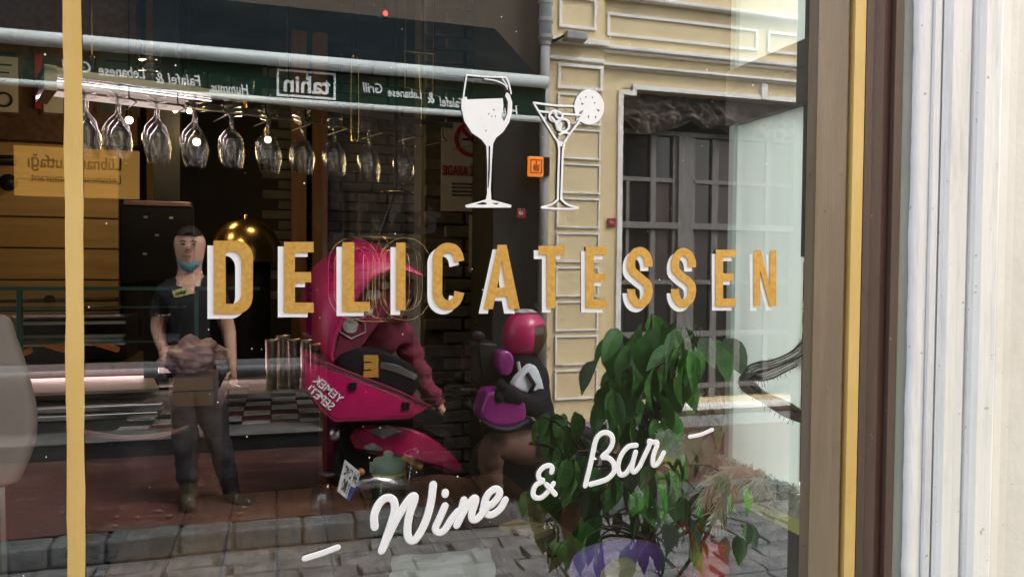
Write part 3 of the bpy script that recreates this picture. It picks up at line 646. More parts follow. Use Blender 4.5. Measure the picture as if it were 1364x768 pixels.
# cobbles: parts of the street where the window mirrors them
rnd = random.Random(11)
def stone_mesh(name, lx, ly, lz, m, parent, seed):
    r_ = random.Random(seed); mb = MB(); n = 3
    vs = []; fs = []
    for j in range(n + 1):
        for i in range(n + 1):
            u, v = i / n * 2 - 1, j / n * 2 - 1
            e = max(abs(u), abs(v)); z = lz * (1.0 if e < .9 else .55) + r_.uniform(-.1, .1) * lz
            vs.append((u * lx / 2 * (1 + r_.uniform(-.05, .05)), v * ly / 2 * (1 + r_.uniform(-.06, .06)), z))
    fs = [(j * (n + 1) + i, j * (n + 1) + i + 1, (j + 1) * (n + 1) + i + 1, (j + 1) * (n + 1) + i) for j in range(n) for i in range(n)]
    b = len(vs); ring = [i for i in range(n + 1)] + [(j + 1) * (n + 1) - 1 for j in range(1, n + 1)] + [n * (n + 1) + i for i in range(n - 1, -1, -1)] + [j * (n + 1) for j in range(n - 1, 0, -1)]
    low = []
    for i in ring: low.append(len(vs)); vs.append((vs[i][0] * 1.04, vs[i][1] * 1.04, -.02))
    for k in range(len(ring)): fs.append((ring[(k + 1) % len(ring)], ring[k], low[k], low[(k + 1) % len(ring)]))
    mb.add(vs, fs); o = mb.build(name, m, parent, smooth=False, local=True); return o
cob = [stone_mesh('cobble', .26, .155, .014, M['cobble'], street, s) for s in range(4)]
so_ = ORG[street.name]; used = 0; cnt = 0
y = 1.55
while y < KY - .02:
    x = -2.4 + rnd.uniform(0, .2)
    while x < 4.2:
        wdt = rnd.uniform(.85, 1.12)
        # only where the reflection can show it, cells in order
        ang = math.atan2(x, y + 1.2)
        if rad(-20) < ang < rad(42) and cnt < 300:
            loc = Vector((x, -y, rnd.uniform(-.006, .006))) - so_
            s = cob[cnt % 4]
            if used < 4: o = cob[used]; o.location = loc; used += 1
            else: o = dup(s, street, loc, (rnd.uniform(-.02, .02), rnd.uniform(-.02, .02), rnd.uniform(-.05, .05) + (math.pi if rnd.random() < .5 else 0)), (wdt, rnd.uniform(.93, 1.05), 1))
            cnt += 1
        x += .272 * wdt + .012
    y += .168
# opposite pavement and kerb stones
mb = MB(True); nx, ny = 120, 24; vs = []
for j in range(ny + 1):
    for i in range(nx + 1):
        x = -8 + 22 * i / nx; yy = KY + .17 + (BY - KY - .17) * j / ny
        vs.append((x, yy, PZ + .008 * noise.noise((x * 2, yy * 2, 0)) + .004 * noise.noise((x * 9, yy * 9, 1))))
mb.add(vs, [(j * (nx + 1) + i, j * (nx + 1) + i + 1, (j + 1) * (nx + 1) + i + 1, (j + 1) * (nx + 1) + i) for j in range(ny) for i in range(nx)])
pav = mb.build('pavement', M['redpave'], kind='structure')
kerb = MB(True).box(-8, 14, KY + .02, KY + .20, -.02, PZ - .02).build('kerb', M['joint'], kind='structure')
ko = ORG[kerb.name]; x = -2.6
while x < 5:
    l = rnd.uniform(.26, .46)
    mb = MB(True); mb.box(x + .008, x + l - .008, KY + rnd.uniform(-.012, .01), KY + .165, -.015, PZ + rnd.uniform(-.004, .012))
    mb.build('kerb_stone', M['kerb'], kerb, bevel=.014, seg=2)
    x += l

mb = MB(True)
for _ in range(110):
    x, y = rnd.uniform(-2.2, 3.5), KY + .2 + rnd.random() ** 1.6 * 1.6; e = rnd.uniform(.006, .022); a0 = rnd.uniform(0, 6); n_ = rnd.randrange(3, 6)
    mb.add([(x + e * rnd.uniform(.5, 1.4) * math.cos(a0 + 6.283 * k / n_), y + e * rnd.uniform(.5, 1.4) * math.sin(a0 + 6.283 * k / n_), PZ + .014 + rnd.uniform(0, .006)) for k in range(n_)], [list(range(n_))])
mb.build('litter', mat('pale_litter', (.30, .27, .23), .9, (.12, .09, .06), 40), None, kind='stuff', fixn=True)

# ------------------------------------------------------------------ yellow building
YF = 5.1
yb = thing('yellow_house', 'yellow rendered town house with white mouldings across the street', 'building', (4, YF, 0), ext=True)
XL = X(722, YF); ox0, ox1 = X(826, YF), 5.0; oz0, oz1 = .30, Z(845, 119, YF)
def xb(px): return X(px, YF)
XR = 14
mb = MB(True); mb.box(XL, ox0, YF, YF + .5, PZ - .05, 5.4); mb.box(ox0, ox1, YF, YF + .5, oz1, 5.4); mb.box(ox1, XR, YF, YF + .5, PZ - .05, 5.4); mb.box(ox0, ox1, YF, YF + .5, PZ - .05, oz0)
# clipped corner
mb.prism([(ox0, YF, oz1 - .055), (ox0 + .1, YF, oz1 - .055), (ox0 + .1, YF, oz1 + .01), (ox0, YF, oz1 + .01)], (0, .4, 0))
mb.build('wall', M['yellow'], yb)
def bar(x0, x1, z0, z1, d=.03, name='moulding', m=M['trimw'], bev=.006): return MB(True).box(x0, x1, YF - d, YF + .01, z0, z1).build(name, m, yb, bevel=bev)
def frame(x0, x1, z0, z1, t=.025, d=.02, name='panel_frame'):
    mb = MB(True); mb.box(x0, x1, YF - d, YF + .01, z1 - t, z1); mb.box(x0, x1, YF - d, YF + .01, z0, z0 + t); mb.box(x0, x0 + t, YF - d + .001, YF + .01, z0 + t, z1 - t); mb.box(x1 - t, x1, YF - d + .001, YF + .01, z0 + t, z1 - t)
    return mb.build(name, M['trimw'], yb)
px1 = xb(797)                       # pilaster edge
MB(True).box(XL + .02, px1, YF - .06, YF + .01, PZ, 5.4).build('pilaster', M['yellow'], yb)
def zz(px, py): return Z(px, py, YF)
# quoin blocks on the pilaster
zt = zz(735, 122)
dz = zz(735, 217) - zz(735, 263)
z = zt
def pbar(x0, x1, z0, z1, d=.085, name='moulding', m=M['trimw']): return MB(True).box(x0, x1, YF - d, YF - .055, z0, z1).build(name, m, yb, bevel=.006)
k = 0
while z > .5:
    t = .015; x0, x1 = XL + .10, xb(793); z1, z0 = z - .02, z - dz + .02
    MB(True).box(x0 + t, x1 - t, YF - .072, YF - .055, z0 + t, z1 - t).build('quoin_block', M['yellow'], yb, bevel=.004)
    mb = MB(True)
    mb.box(x0, x1, YF - .085, YF - .055, z1 - t, z1); mb.box(x0, x1, YF - .085, YF - .055, z0, z0 + t); mb.box(x0, x0 + t, YF - .084, YF - .055, z0 + t, z1 - t); mb.box(x1 - t, x1, YF - .084, YF - .055, z0 + t, z1 - t)
    mb.build('quoin_frame', M['trimw'], yb)
    z -= dz; k += 1
pbar(XL + .02, px1 + .03, zz(760, 62), zz(760, 55), .12)
pbar(XL + .02, px1, zz(760, 84), zz(760, 79), .09)
mb = MB(True)
def pframe(x0, x1, z0, z1, t=.024):
    mb = MB(True); mb.box(x0, x1, YF - .085, YF - .055, z1 - t, z1); mb.box(x0, x1, YF - .085, YF - .055, z0, z0 + t); mb.box(x0, x0 + t, YF - .084, YF - .055, z0 + t, z1 - t); mb.box(x1 - t, x1, YF - .084, YF - .055, z0 + t, z1 - t); mb.build('panel_frame', M['trimw'], yb)
pframe(xb(737), xb(786), zz(760, 41), zz(760, 2) + .02)
pframe(XL + .1, xb(795), zz(760, 121), zz(760, 88))
# cornice bands over the window, long panels
bar(px1, XR, zz(797, 66), zz(797, 61), .08); bar(px1, XR, zz(797, 69), zz(797, 66.4), .05)
bar(px1, XR, zz(797, 88), zz(797, 84.5), .06); bar(px1, XR, zz(797, 90), zz(797, 88.4), .035)
bar(px1, XR, zz(797, -2), zz(797, -7), .08)
frame(xb(804), xb(1003), zz(804, 47), zz(804, 16)); frame(xb(1016), xb(1090), zz(804, 47), zz(804, 16)); frame(xb(1100), xb(1300), zz(804, 47), zz(804, 16))
# window surround
mb = MB(True); mb.box(ox0 - .045, ox0 + .002, YF - .02, YF + .02, oz0, oz1 - .05); mb.box(ox0 + .09, ox1, YF - .02, YF + .02, oz1, oz1 + .04); mb.box(ox0 - .045, ox0 + .13, YF - .0205, YF + .02, oz1 - .055, oz1 - .02); mb.box(ox0 + .09, ox0 + .13, YF - .021, YF + .02, oz1 - .019, oz1 + .041)
mb.build('window_surround', M['trimw'], yb)
bar(X(1008, YF), X(1016, YF), oz1 + .0, zz(797, 92), .03)
bar(ox0 - .1, ox1 + .1, oz0 - .045, oz0 + .0, .12, 'window_sill')
MB(True).box(XL + .02, XR, YF - .1, YF + .01, PZ, .2).build('plinth', M['pipe'], yb)
# stucco relief at the top of the opening
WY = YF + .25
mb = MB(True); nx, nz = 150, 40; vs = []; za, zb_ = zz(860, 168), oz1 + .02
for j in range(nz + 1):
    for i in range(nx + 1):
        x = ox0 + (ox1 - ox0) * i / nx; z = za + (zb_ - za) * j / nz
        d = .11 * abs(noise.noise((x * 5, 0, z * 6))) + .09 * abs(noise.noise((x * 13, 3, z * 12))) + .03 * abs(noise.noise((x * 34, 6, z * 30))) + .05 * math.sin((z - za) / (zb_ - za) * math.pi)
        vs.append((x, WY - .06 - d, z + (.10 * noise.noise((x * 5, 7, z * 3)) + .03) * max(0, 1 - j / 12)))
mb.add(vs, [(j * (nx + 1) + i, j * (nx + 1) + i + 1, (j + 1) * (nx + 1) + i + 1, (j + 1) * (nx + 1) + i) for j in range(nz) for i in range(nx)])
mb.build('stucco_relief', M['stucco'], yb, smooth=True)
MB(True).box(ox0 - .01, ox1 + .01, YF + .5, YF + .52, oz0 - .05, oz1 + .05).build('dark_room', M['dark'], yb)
wpart = MB(True).box(ox0, ox1, WY - .02, WY + .05, zz(860, 171), zz(860, 165)).build('window', M['winwood'], yb)
def wbar(x0, x1, z0, z1, y0=WY, y1=WY + .05, nm='frame_bar'): MB(True).box(x0, x1, y0, y1, z0, z1).build(nm, M['winwood'], wpart, bevel=.004)
xs = [ox0, xb(884), xb(917)]
stiles = [(ox0 - .01, ox0 + .03), (xb(881.5), xb(889)), (xb(912), xb(918)), (xb(917.5), xb(938), ), (xb(936), xb(943)), (xb(966), xb(975)), (xb(1000), xb(1008)), (xb(1040), xb(1046)), (xb(1075), xb(1110))]
ztop = zz(860, 171)
for i, s in enumerate(stiles):
    wide = i in (3, 8)
    wbar(s[0], s[1], oz0, ztop - .002, WY - (.035 if wide else 0) + .001 * i, WY + .04 + .001 * i, 'mullion' if wide else 'stile')
levels = [(230, 236), (293, 302), (374, 380), (446, 454), (520, 527)]
for i, (ya, yb_) in enumerate(levels): wbar(ox0 + .03, ox1, zz(850, yb_), zz(850, ya), WY - (.03 if i == 1 else -.004), WY + .035, 'rail')
wbar(X(849, YF), X(853.5, YF), zz(850, 293), zz(850, 236), WY + .006, WY + .03, 'muntin'); wbar(X(849, YF), X(853.5, YF), zz(850, 374), zz(850, 302), WY + .006, WY + .03, 'muntin')
edges = sorted([ox0 + .03, xb(851), xb(885), xb(915), xb(940), xb(970), xb(1004), xb(1043), xb(1090), ox1])
zl = [ztop] + [zz(850, (a + b) / 2) for a, b in levels] + [oz0]
for i in range(len(edges) - 1):
    for j in range(len(zl) - 1):
        MB(True).box(edges[i] + .006, edges[i + 1] - .006, WY + .036 + random.uniform(0, .004), WY + .042, zl[j + 1] + .006, zl[j] - .006).build('pane', M[random.choice(['darkglass', 'darkglass', 'blueglass'] if i < 2 else ['darkglass', 'curtainglass', 'curtainglass'])], wpart)
# fixtures on the yellow house
dp = thing('drainpipe', 'grey painted drainpipe between the green shop and the yellow house', 'drainpipe', (X(722, YF - .12), YF - .12, .1), ext=True)
xp = X(723, YF - .12)
MB(True).tube([(xp, YF - .12, .1), (xp, YF - .12, Z(722, 55, YF - .12))], .042, 14).build('lower_pipe', M['pipe'], dp, smooth=True)
MB(True).tube([(xp, YF - .12, Z(722, 55, YF - .12) + .001), (xp, YF - .12, 5.3)], .055, 14).build('upper_pipe', M['tube'], dp, smooth=True)
for py in (6, 30, 52, 60): 
    MB(True).tube([(xp, YF - .12, Z(722, py, YF - .12)), (xp, YF - .12, Z(722, py, YF - .12) + .03)], .066 if py < 55 else .05, 14).build('collar', M['pipe'], dp)
MB(True).box(xp - .05, xp + .05, YF - .1, YF - .06, 1.2, 1.24).build('bracket', M['pipe'], dp)
fl = thing('wall_floodlight', 'grey boxy floodlight on a bracket under the pilaster panel', 'light fitting', P(762, 50, YF - .15), ext=True)
q = P(766, 49, YF - .18)
MB(True).box(q.x - .095, q.x + .095, YF - .24, YF - .12, q.z - .035, q.z + .035).build('housing', M['pipe'], fl, bevel=.012)
MB(True).tube([(q.x - .1, YF - .18, q.z), (q.x - .16, YF - .13, q.z - .03), (q.x - .2, YF - .07, q.z - .03)], .012, 8).build('bracket', M['dark'], fl)
def plaque(px, py, sz, label, n):
    q = P(px, py, YF - .02 if px > 797 else YF - .07)
    t = thing('street_number_plaque', label, 'plaque', q, ext=True)
    MB(True).box(q.x - sz, q.x + sz, q.y - .006, q.y + .012, q.z - sz, q.z + sz).build('plate', M['plaque'], t, bevel=.004)
    text(n, sz * 1.1, q - Vector((0, .008, 0)), M['signw'], t, 'number', ext=True)
plaque(814.5, 296, .038, 'small dark red plaque beside the window of the yellow house', '17')
plaque(694, 284, .04, 'small red number plaque on the black shopfront by the drainpipe', '18')

# ------------------------------------------------------------------ shop across the street with the green awning
TF = 5.15
tb = thing('lebanese_shop', 'dark fronted restaurant across the street with open black shopfront', 'building', (0, TF, 0), ext=True)
TX0 = -7; TX1 = XL - .02
aw_z1 = 2.86
mb = MB(True); mb.box(TX0, TX1, TF, TF + .3, 3.2, 5.4); mb.build('upper_wall', M['brownwall'], tb)
mb = MB(True); mb.box(X(655, TF), TX1, TF - .02, TF + .3, .1, 3.2); mb.build('end_pier', M['dark'], tb)
mb = MB(True); mb.box(X(430, TF), X(560, TF), TF + .0, TF + .3, .2405, 3.2); mb.build('middle_pier', M['brownwall'], tb)
mb = MB(True); mb.box(TX0, X(-90, TF), TF + .0, TF + .3, .1, 3.2); mb.build('left_pier', M['brownwall'], tb)
mb = MB(True); mb.box(TX0, TX1, TF, TF + .3, PZ - .02, .22); mb.build('door_step', M['dark'], tb)
mb = MB(True); mb.box(TX0, TX1, TF - .03, TF + .3, .2205, .24); mb.build('step_nosing', M['greystep'], tb)
mb = MB(True); mb.box(TX0, TX1, TF + 4.4, TF + 4.6, .3, 3.4); mb.box(TX0, TX1, TF + .31, TF + 4.4, 3.21, 3.4); mb.box(TX0, TX0 + .2, TF + .3, TF + 4.4, .3, 3.2); mb.box(TX1 - .2, TX1, TF + .31, TF + 4.4, .1, 3.2); mb.build('inner_walls', M['dark'], tb)
tf = MB(True).box(TX0, TX1, TF + .3, TF + 4.4, .1, .215).build('tiled_floor', M['tilek'], tb)
tl = {}
tn = 0
org = ORG[tb.name]
for i in range(16):
    for j in range(11):
        x = X(232, TF + .5) - .3 + i * .235; yv = TF + .42 + j * .235
        r_ = rnd.random(); key = ('tilew' if (i + j) % 2 == 0 else ('tiler' if r_ < .7 else 'tilek'))
        if key not in tl:
            o = MB().box(-.112, .112, -.112, .112, 0, .008).build('tile', M[key], tf, bevel=.002, seg=1, local=True); tl[key] = o; o.location = Vector((x, -yv, .216)) - org
        else: dup(tl[key], tf, Vector((x, -yv, .216)) - org)
aw = thing('green_awning', 'dark green awning with two white tubes and printed valance', 'awning', (0, 3.9, 2.5), ext=True)
AY = 3.85; zA, zB = Z(408, 84, AY), Z(408, 138, AY)
ax0, ax1 = -4.2, X(724, AY)
MB(True).box(ax0, ax1, AY, AY + .012, zB, zA).build('valance', M['awning'], aw)
mb = MB(True); mb.add([(ax0, AY + .01, zA), (ax1, AY + .01, zA), (ax1, TF - .005, zA + .75), (ax0, TF - .005, zA + .75), (ax0, AY + .01, zA - .012), (ax1, AY + .01, zA - .012), (ax1, TF - .005, zA + .738), (ax0, TF - .005, zA + .738)], [(0, 1, 2, 3), (7, 6, 5, 4), (0, 4, 5, 1), (1, 5, 6, 2), (2, 6, 7, 3), (3, 7, 4, 0)])
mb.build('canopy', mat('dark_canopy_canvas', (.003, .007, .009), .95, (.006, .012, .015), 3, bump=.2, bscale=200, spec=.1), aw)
MB(True).tube([(ax0, AY - .03, zA), (ax1, AY - .03, zA)], .042, 14).build('tube', M['tube'], aw, smooth=True)
MB(True).tube([(ax0, AY - .02, zB), (ax1, AY - .02, zB)], .021, 12).build('tube', M['tube'], aw, smooth=True)
def vt(s, px, py, size, **k): return text(s, size, P(px, py, AY - .004), M['signw'], aw, ext=True, depth=.002, slant=.15, **k)
q0, q1 = P(373, 93, AY - .006), P(443, 135, AY - .006)
zc = (Z(408, 113, AY)); hx = .18; hz = .085; xc = X(408, AY - .006)
def logo(par, xc, yv, zc, hx, hz, t, m, ext=True):
    mb = MB(ext); mb.box(xc - hx, xc + hx, yv - .004, yv, zc + hz - t, zc + hz); mb.box(xc - hx, xc + hx, yv - .004, yv, zc - hz, zc - hz + t); mb.box(xc - hx, xc - hx + t, yv - .0035, yv, zc - hz + t, zc + hz - t); mb.box(xc + hx - t, xc + hx, yv - .0035, yv, zc - hz + t, zc + hz - t)
    mb.box(xc - t * .2, xc + t * .7, yv - .003, yv, zc + hz * .3, zc + hz - t)
    mb.build('logo_frame', m, par)
    text('tahin', hz * 1.75, (xc, yv - .002, zc - hz * .08), m, par, 'logo_lettering', ext=ext, bold=.0035 * hz / .085, sx=.98 * hx / .18)
logo(aw, xc, AY - .004, zc, hx, hz, .014, M['signw'])
def vspan(s, pa, pb, py, size=.105):
    vt(s, (pa + pb) / 2, py, size, fit=abs(X(pb, AY) - X(pa, AY)), bold=.0012)
vspan('Hummus,', 279, 331, 119, .09); vspan('Falafel &', 208, 268, 107, .09); vspan('Lebanese', 132, 193, 97, .09); vspan('Grill', 84, 122, 90, .09)
vspan('Grill', 484, 510, 118, .09); vspan('Lebanese', 517, 562, 125, .08); vspan('&', 570, 579, 131, .10); vspan('Falafel', 586, 618, 137, .09); vspan('Hummus,', 632, 690, 146, .10)
# orange blade sign
ob = thing('orange_sign', 'small orange square sign lit up on the black shopfront', 'sign', P(712, 222, TF - .2), ext=True)
q = P(712, 222, TF - .2)
MB(True).box(q.x - .068, q.x + .068, TF - .24, TF - .2, q.z - .084, q.z + .084).build('lightbox', M['orange'], ob, bevel=.01)
MB(True).box(q.x + .07, q.x + .12, TF - .239, TF - .03, q.z - .075, q.z + .082).build('side', M['blackp'], ob)
logo(ob, q.x, TF - .242, q.z, .052, .058, .008, M['plaque'])
# yellow lit restaurant sign under the awning
ys = thing('yellow_sign', 'yellow lit sign board with black lettering beneath the awning', 'sign', P(100, 230, TF - .1), ext=True)
q0, q1 = P(18, 193, TF - .1), P(184, 264, TF - .1)
MB(True).box(q0.x, q1.x, TF - .1, TF - .04, q1.z, q0.z).build('lightbox', M['signyellow'], ys)
text('Lübnan Mutfağı', .125, P(100, 217, TF - .105), M['ink'], ys, ext=True, bold=.002, fit=abs(X(160, TF) - X(38, TF)))
text('Lebanese Restaurant', .09, P(102, 238, TF - .105), M['ink'], ys, ext=True, fit=abs(X(160, TF) - X(42, TF)))
# black logo panel on the middle pier
lb = thing('logo_board', 'pale wall board with the restaurant logo in bold black', 'sign', P(502, 325, TF - .02), ext=True)
q0, q1 = P(440, 240, TF - .02), P(560, 330, TF - .02)
MB(True).box(q0.x, q1.x, TF - .02, TF - .003, q1.z, q0.z).build('board', M['brownwall'], lb)
qc = P(502, 287, TF - .025); logo(lb, qc.x, TF - .022, qc.z, .255, .215, .035, M['dark'])
# notices
def notice(px0, py0, px1, py1, Y, label, ext, m=M['posterw']):
    q0, q1 = P(px0, py0, Y), P(px1, py1, Y)
    t = thing('notice', label, 'notice', ((q0.x + q1.x) / 2, Y, q1.z), ext=ext)
    MB(ext).box(q0.x, q1.x, Y, Y + .006, q1.z, q0.z).build('sheet', m, t)
    return t, q0, q1

# ------------------------------------------------------------------ people
def skin_body(nodes, edges, root):
    """one continuous skinned surface from joints; returns world vertices and faces"""
    names = list(nodes); me = bpy.data.meshes.new('sk')
    me.from_pydata([Vector(nodes[n][0]) for n in names], [(names.index(a), names.index(b)) for a, b in edges], [])
    o = bpy.data.objects.new('sk', me); COL.objects.link(o)
    o.modifiers.new('s', 'SKIN'); sub = o.modifiers.new('u', 'SUBSURF'); sub.levels = sub.render_levels = 2
    if not me.skin_vertices: me.attributes.new('', 'FLOAT', 'POINT')
    bpy.context.view_layer.update()
    sv = me.skin_vertices[0].data
    for i, n in enumerate(names):
        r = nodes[n][1]; sv[i].radius = r if isinstance(r, (tuple, list)) else (r, r); sv[i].use_root = (n == root)
    dg = bpy.context.evaluated_depsgraph_get(); dg.update()
    m2 = bpy.data.meshes.new_from_object(o.evaluated_get(dg))
    vs = [v.co.copy() for v in m2.vertices]; fs = [list(p.vertices) for p in m2.polygons]; ns = [v.normal.copy() for v in m2.vertices]
    bpy.data.objects.remove(o); bpy.data.meshes.remove(m2)
    return vs, fs, ns
def shell(vs, fs, ns, pick, d, name, m, parent, ext=True, fold=.004, sub=0):
    """clothing: the picked faces of a body, lifted off it"""
    mb = MB(ext); idx = {}; out = []; pv = []
    for f in fs:
        c = sum((vs[i] for i in f), Vector()) / len(f)
        if pick(c):
            g = []
            for i in f:
                if i not in idx:
                    idx[i] = len(pv); q = vs[i]; dd = d + fold * noise.noise((q.x * 14, q.y * 14, q.z * 20)) + fold * .6 * noise.noise((q.x * 40, q.y * 40, q.z * 30)); pv.append(q + ns[i] * dd)
                g.append(idx[i])
            out.append(g)
    mb.add(pv, out); return mb.build(name, m, parent, smooth=True, subsurf=sub)
def hand_nodes(N, E_, w, wrist, palm, tips, thumb, rpalm=.03):
    N[w + 'palm'] = (palm, (rpalm, .016)); E_.append((wrist, w + 'palm'))
    for k, t in enumerate(tips):
        t = Vector(t); mid = palm.lerp(t, .55) + Vector((0, .004, 0))
        N['%sf%d' % (w, k)] = (mid, .0085); N['%st%d' % (w, k)] = (t, .0075)
        E_ += [(w + 'palm', '%sf%d' % (w, k)), ('%sf%d' % (w, k), '%st%d' % (w, k))]
    N[w + 'th'] = (thumb[0], .0095); N[w + 'tt'] = (thumb[1], .0085); E_ += [(w + 'palm', w + 'th'), (w + 'th', w + 'tt')]

MY = 3.74
def mp2(px, py, dy=0): return P(px, py, MY + dy)
man = thing('person', 'man in a black V-neck shirt with blue chin mask standing on the pavement', 'person', G(290, 675, PZ), ext=True)
N = {}; E_ = []
def nd(n, px, py, r, dy=0): N[n] = (mp2(px, py, dy), r)
nd('pelvis', 256, 494, (.135, .105)); nd('waist', 254, 458, (.130, .10)); nd('chest', 254, 412, (.155, .11)); nd('upper', 254, 382, (.15, .095)); nd('neck', 253, 368, (.058, .058)); nd('jaw', 253, 344, (.058, .080), -.02)
nd('skull', 253, 326, (.074, .102)); nd('crown', 253, 307, (.066, .090))
E_ += [('pelvis', 'waist'), ('waist', 'chest'), ('chest', 'upper'), ('upper', 'neck'), ('neck', 'jaw'), ('jaw', 'skull'), ('skull', 'crown')]
nd('ls', 222, 391, .062); nd('le', 209, 437, .046, .02); nd('lw', 222, 477, .030, -.04)
nd('rs', 287, 391, .062); nd('re', 305, 440, .046, .02); nd('rw', 309, 482, .030, -.04)
E_ += [('upper', 'ls'), ('ls', 'le'), ('le', 'lw'), ('upper', 'rs'), ('rs', 're'), ('re', 'rw')]
hand_nodes(N, E_, 'l', 'lw', mp2(228, 490, -.05), [mp2(228, 509, -.07), mp2(232, 511, -.06), mp2(236, 509, -.05), mp2(240, 505, -.045)], (mp2(237, 490, -.07), mp2(241, 498, -.08)))
hand_nodes(N, E_, 'r', 'rw', mp2(311, 496, -.05), [mp2(306, 513, -.07), mp2(309, 517, -.06), mp2(313, 516, -.05), mp2(316, 511, -.045)], (mp2(304, 497, -.07), mp2(301, 506, -.08)))
nd('lh', 245, 514, .100); nd('lk', 246, 592, .062, -.02); nd('la', 251, 650, .044, .03); nd('lb', 251, 668, (.045, .04), .01); nd('lt', 252, 671, (.045, .03), -.15)
nd('rh', 270, 514, .100); nd('rk', 293, 588, .062, -.02); nd('ra', 307, 650, .044, .03); nd('rb', 312, 666, (.045, .04), .02); nd('rtoe', 338, 670, (.042, .03), -.06)
E_ += [('pelvis', 'lh'), ('lh', 'lk'), ('lk', 'la'), ('la', 'lb'), ('lb', 'lt'), ('pelvis', 'rh'), ('rh', 'rk'), ('rk', 'ra'), ('ra', 'rb'), ('rb', 'rtoe')]
vs, fs, ns = skin_body(N, E_, 'pelvis')
mb = MB(True); mb.add(vs, fs)
hc = mp2(253, 326)                     # face details grow out of the head
mb.prism([hc + Vector(q) for q in ((-.014, -.085, -.036), (.014, -.085, -.036), (.006, -.085, .012), (-.006, -.085, .012))], (0, -.026, 0))
for sx_ in (-1, 1): mb.ball(hc + Vector((sx_ * .072, .005, -.016)), (.012, .022, .032), 8, 6)
body = mb.build('body', M['skin'], man, smooth=True)
mb = MB(True)
for sx_ in (-1, 1): mb.ball(hc + Vector((sx_ * .029, -.086, .004)), (.012, .010, .007), 8, 6); mb.tube([hc + Vector((sx_ * .011, -.098, .018)), hc + Vector((sx_ * .030, -.095, .024)), hc + Vector((sx_ * .046, -.080, .018))], [.004, .006, .003], 6)
mb.build('eyes_and_brows', M['hair'], man)
mb = MB(True); mb.ball(hc + Vector((0, -.098, -.060)), (.024, .010, .007), 8, 6); mb.build('lips', mat('lips', (.32, .13, .10), .5), man, smooth=True)
zs_ = lambda px, py: mp2(px, py).z
mb = MB(True)                          # short dark hair, fuller on top
mb.ball(hc + Vector((0, .012, .030)), (.077, .107, .086), 26, 18, lambda q: q * (1 + .05 * noise.noise(q * 5) + .03 * noise.noise(q * 14)))
def hair_ok(c):
    d = c - hc
    if d.y < -.045: return d.z > .072 - .25 * abs(d.x) + .008 * noise.noise(d * 60)
    if d.y < .01: return d.z > .005 if abs(d.x) > .058 else d.z > .06
    return d.z > -.065
mb.f = [f for f in mb.f if hair_ok(sum((mb.v[i] for i in f), Vector()) / len(f))]; mb.mi = [0] * len(mb.f)
mb.build('hair', M['hair'], man, smooth=True)
mb = MB(True); vs_ = []; na, nr_ = 20, 5     # the mask pulled down under the chin
for i in range(na + 1):
    t = -1 + 2 * i / na; an = t * 1.75
    zt_, zb_ = hc.z - .104 + .040 * t * t, hc.z - .158 + .085 * t * t
    for j in range(nr_ + 1):
        u = j / nr_; bulge = .006 * math.sin(math.pi * u) + .003 * noise.noise((t * 6, u * 4, 3)) - .020 * u * (1 - t * t)
        vs_.append((hc.x + math.sin(an) * (.068 + bulge), hc.y - .018 - math.cos(an) * (.082 + bulge), zt_ + (zb_ - zt_) * u))
mb.add(vs_, [(i * (nr_ + 1) + j, i * (nr_ + 1) + j + 1, (i + 1) * (nr_ + 1) + j + 1, (i + 1) * (nr_ + 1) + j) for i in range(na) for j in range(nr_)])
mb.build('face_mask', M['mask'], man, smooth=True)
nz_ = mp2(254, 378).z
def is_shirt(c):
    if c.z < zs_(254, 500): return False
    if c.z > mp2(254, 362).z: return False
    if abs(c.x - mp2(254, 400).x) < .20 or c.z > zs_(210, 420):
        if c.y < MY and abs(c.x - mp2(253, 400).x) < .012 + max(0, (c.z - zs_(254, 396))) * .62 and c.z > zs_(254, 396): return False
        if c.z < zs_(210, 418) and (c.x < mp2(224, 400).x or c.x > mp2(287, 400).x): return False
        return True
    return False
shell(vs, fs, ns, is_shirt, .012, 'shirt', M['shirt'], man, fold=.012)
shell(vs, fs, ns, lambda c: zs_(254, 640) < c.z < zs_(254, 490) and mp2(233, 600).x < c.x < mp2(318, 600).x and not (c.x > mp2(299, 500).x and c.z > zs_(254, 520)) and not (c.x < mp2(239, 500).x and c.z > zs_(254, 516)), .013, 'trousers', M['trousers'], man, fold=.014)
shell(vs, fs, ns, lambda c: c.z <= zs_(254, 632) and c.x < mp2(278, 650).x, .012, 'boot', M['oldboots'], man, fold=.006)
shell(vs, fs, ns, lambda c: c.z <= zs_(254, 632) and c.x >= mp2(278, 650).x, .012, 'boot', M['boots'], man, fold=.006)
tg = mp2(241, 389, -.125)
o = MB(True).box(-.042, .042, -.003, .003, -.022, .022)
o.v = [Matrix.Rotation(rad(-14), 3, 'Y') @ p + tg for p in o.v]; badge = o.build('name_badge', M['juglip'], man)
text('tahin', .030, tg + Vector((0, -.005, 0)), M['ink'], man, 'badge_lettering', ext=True, roll=rad(-14))
q = mp2(312, 512, -.08); MB(True).tube([q, q + Vector((.035, -.02, -.012))], .004, 6).build('cigarette', M['whitepaint'], man)

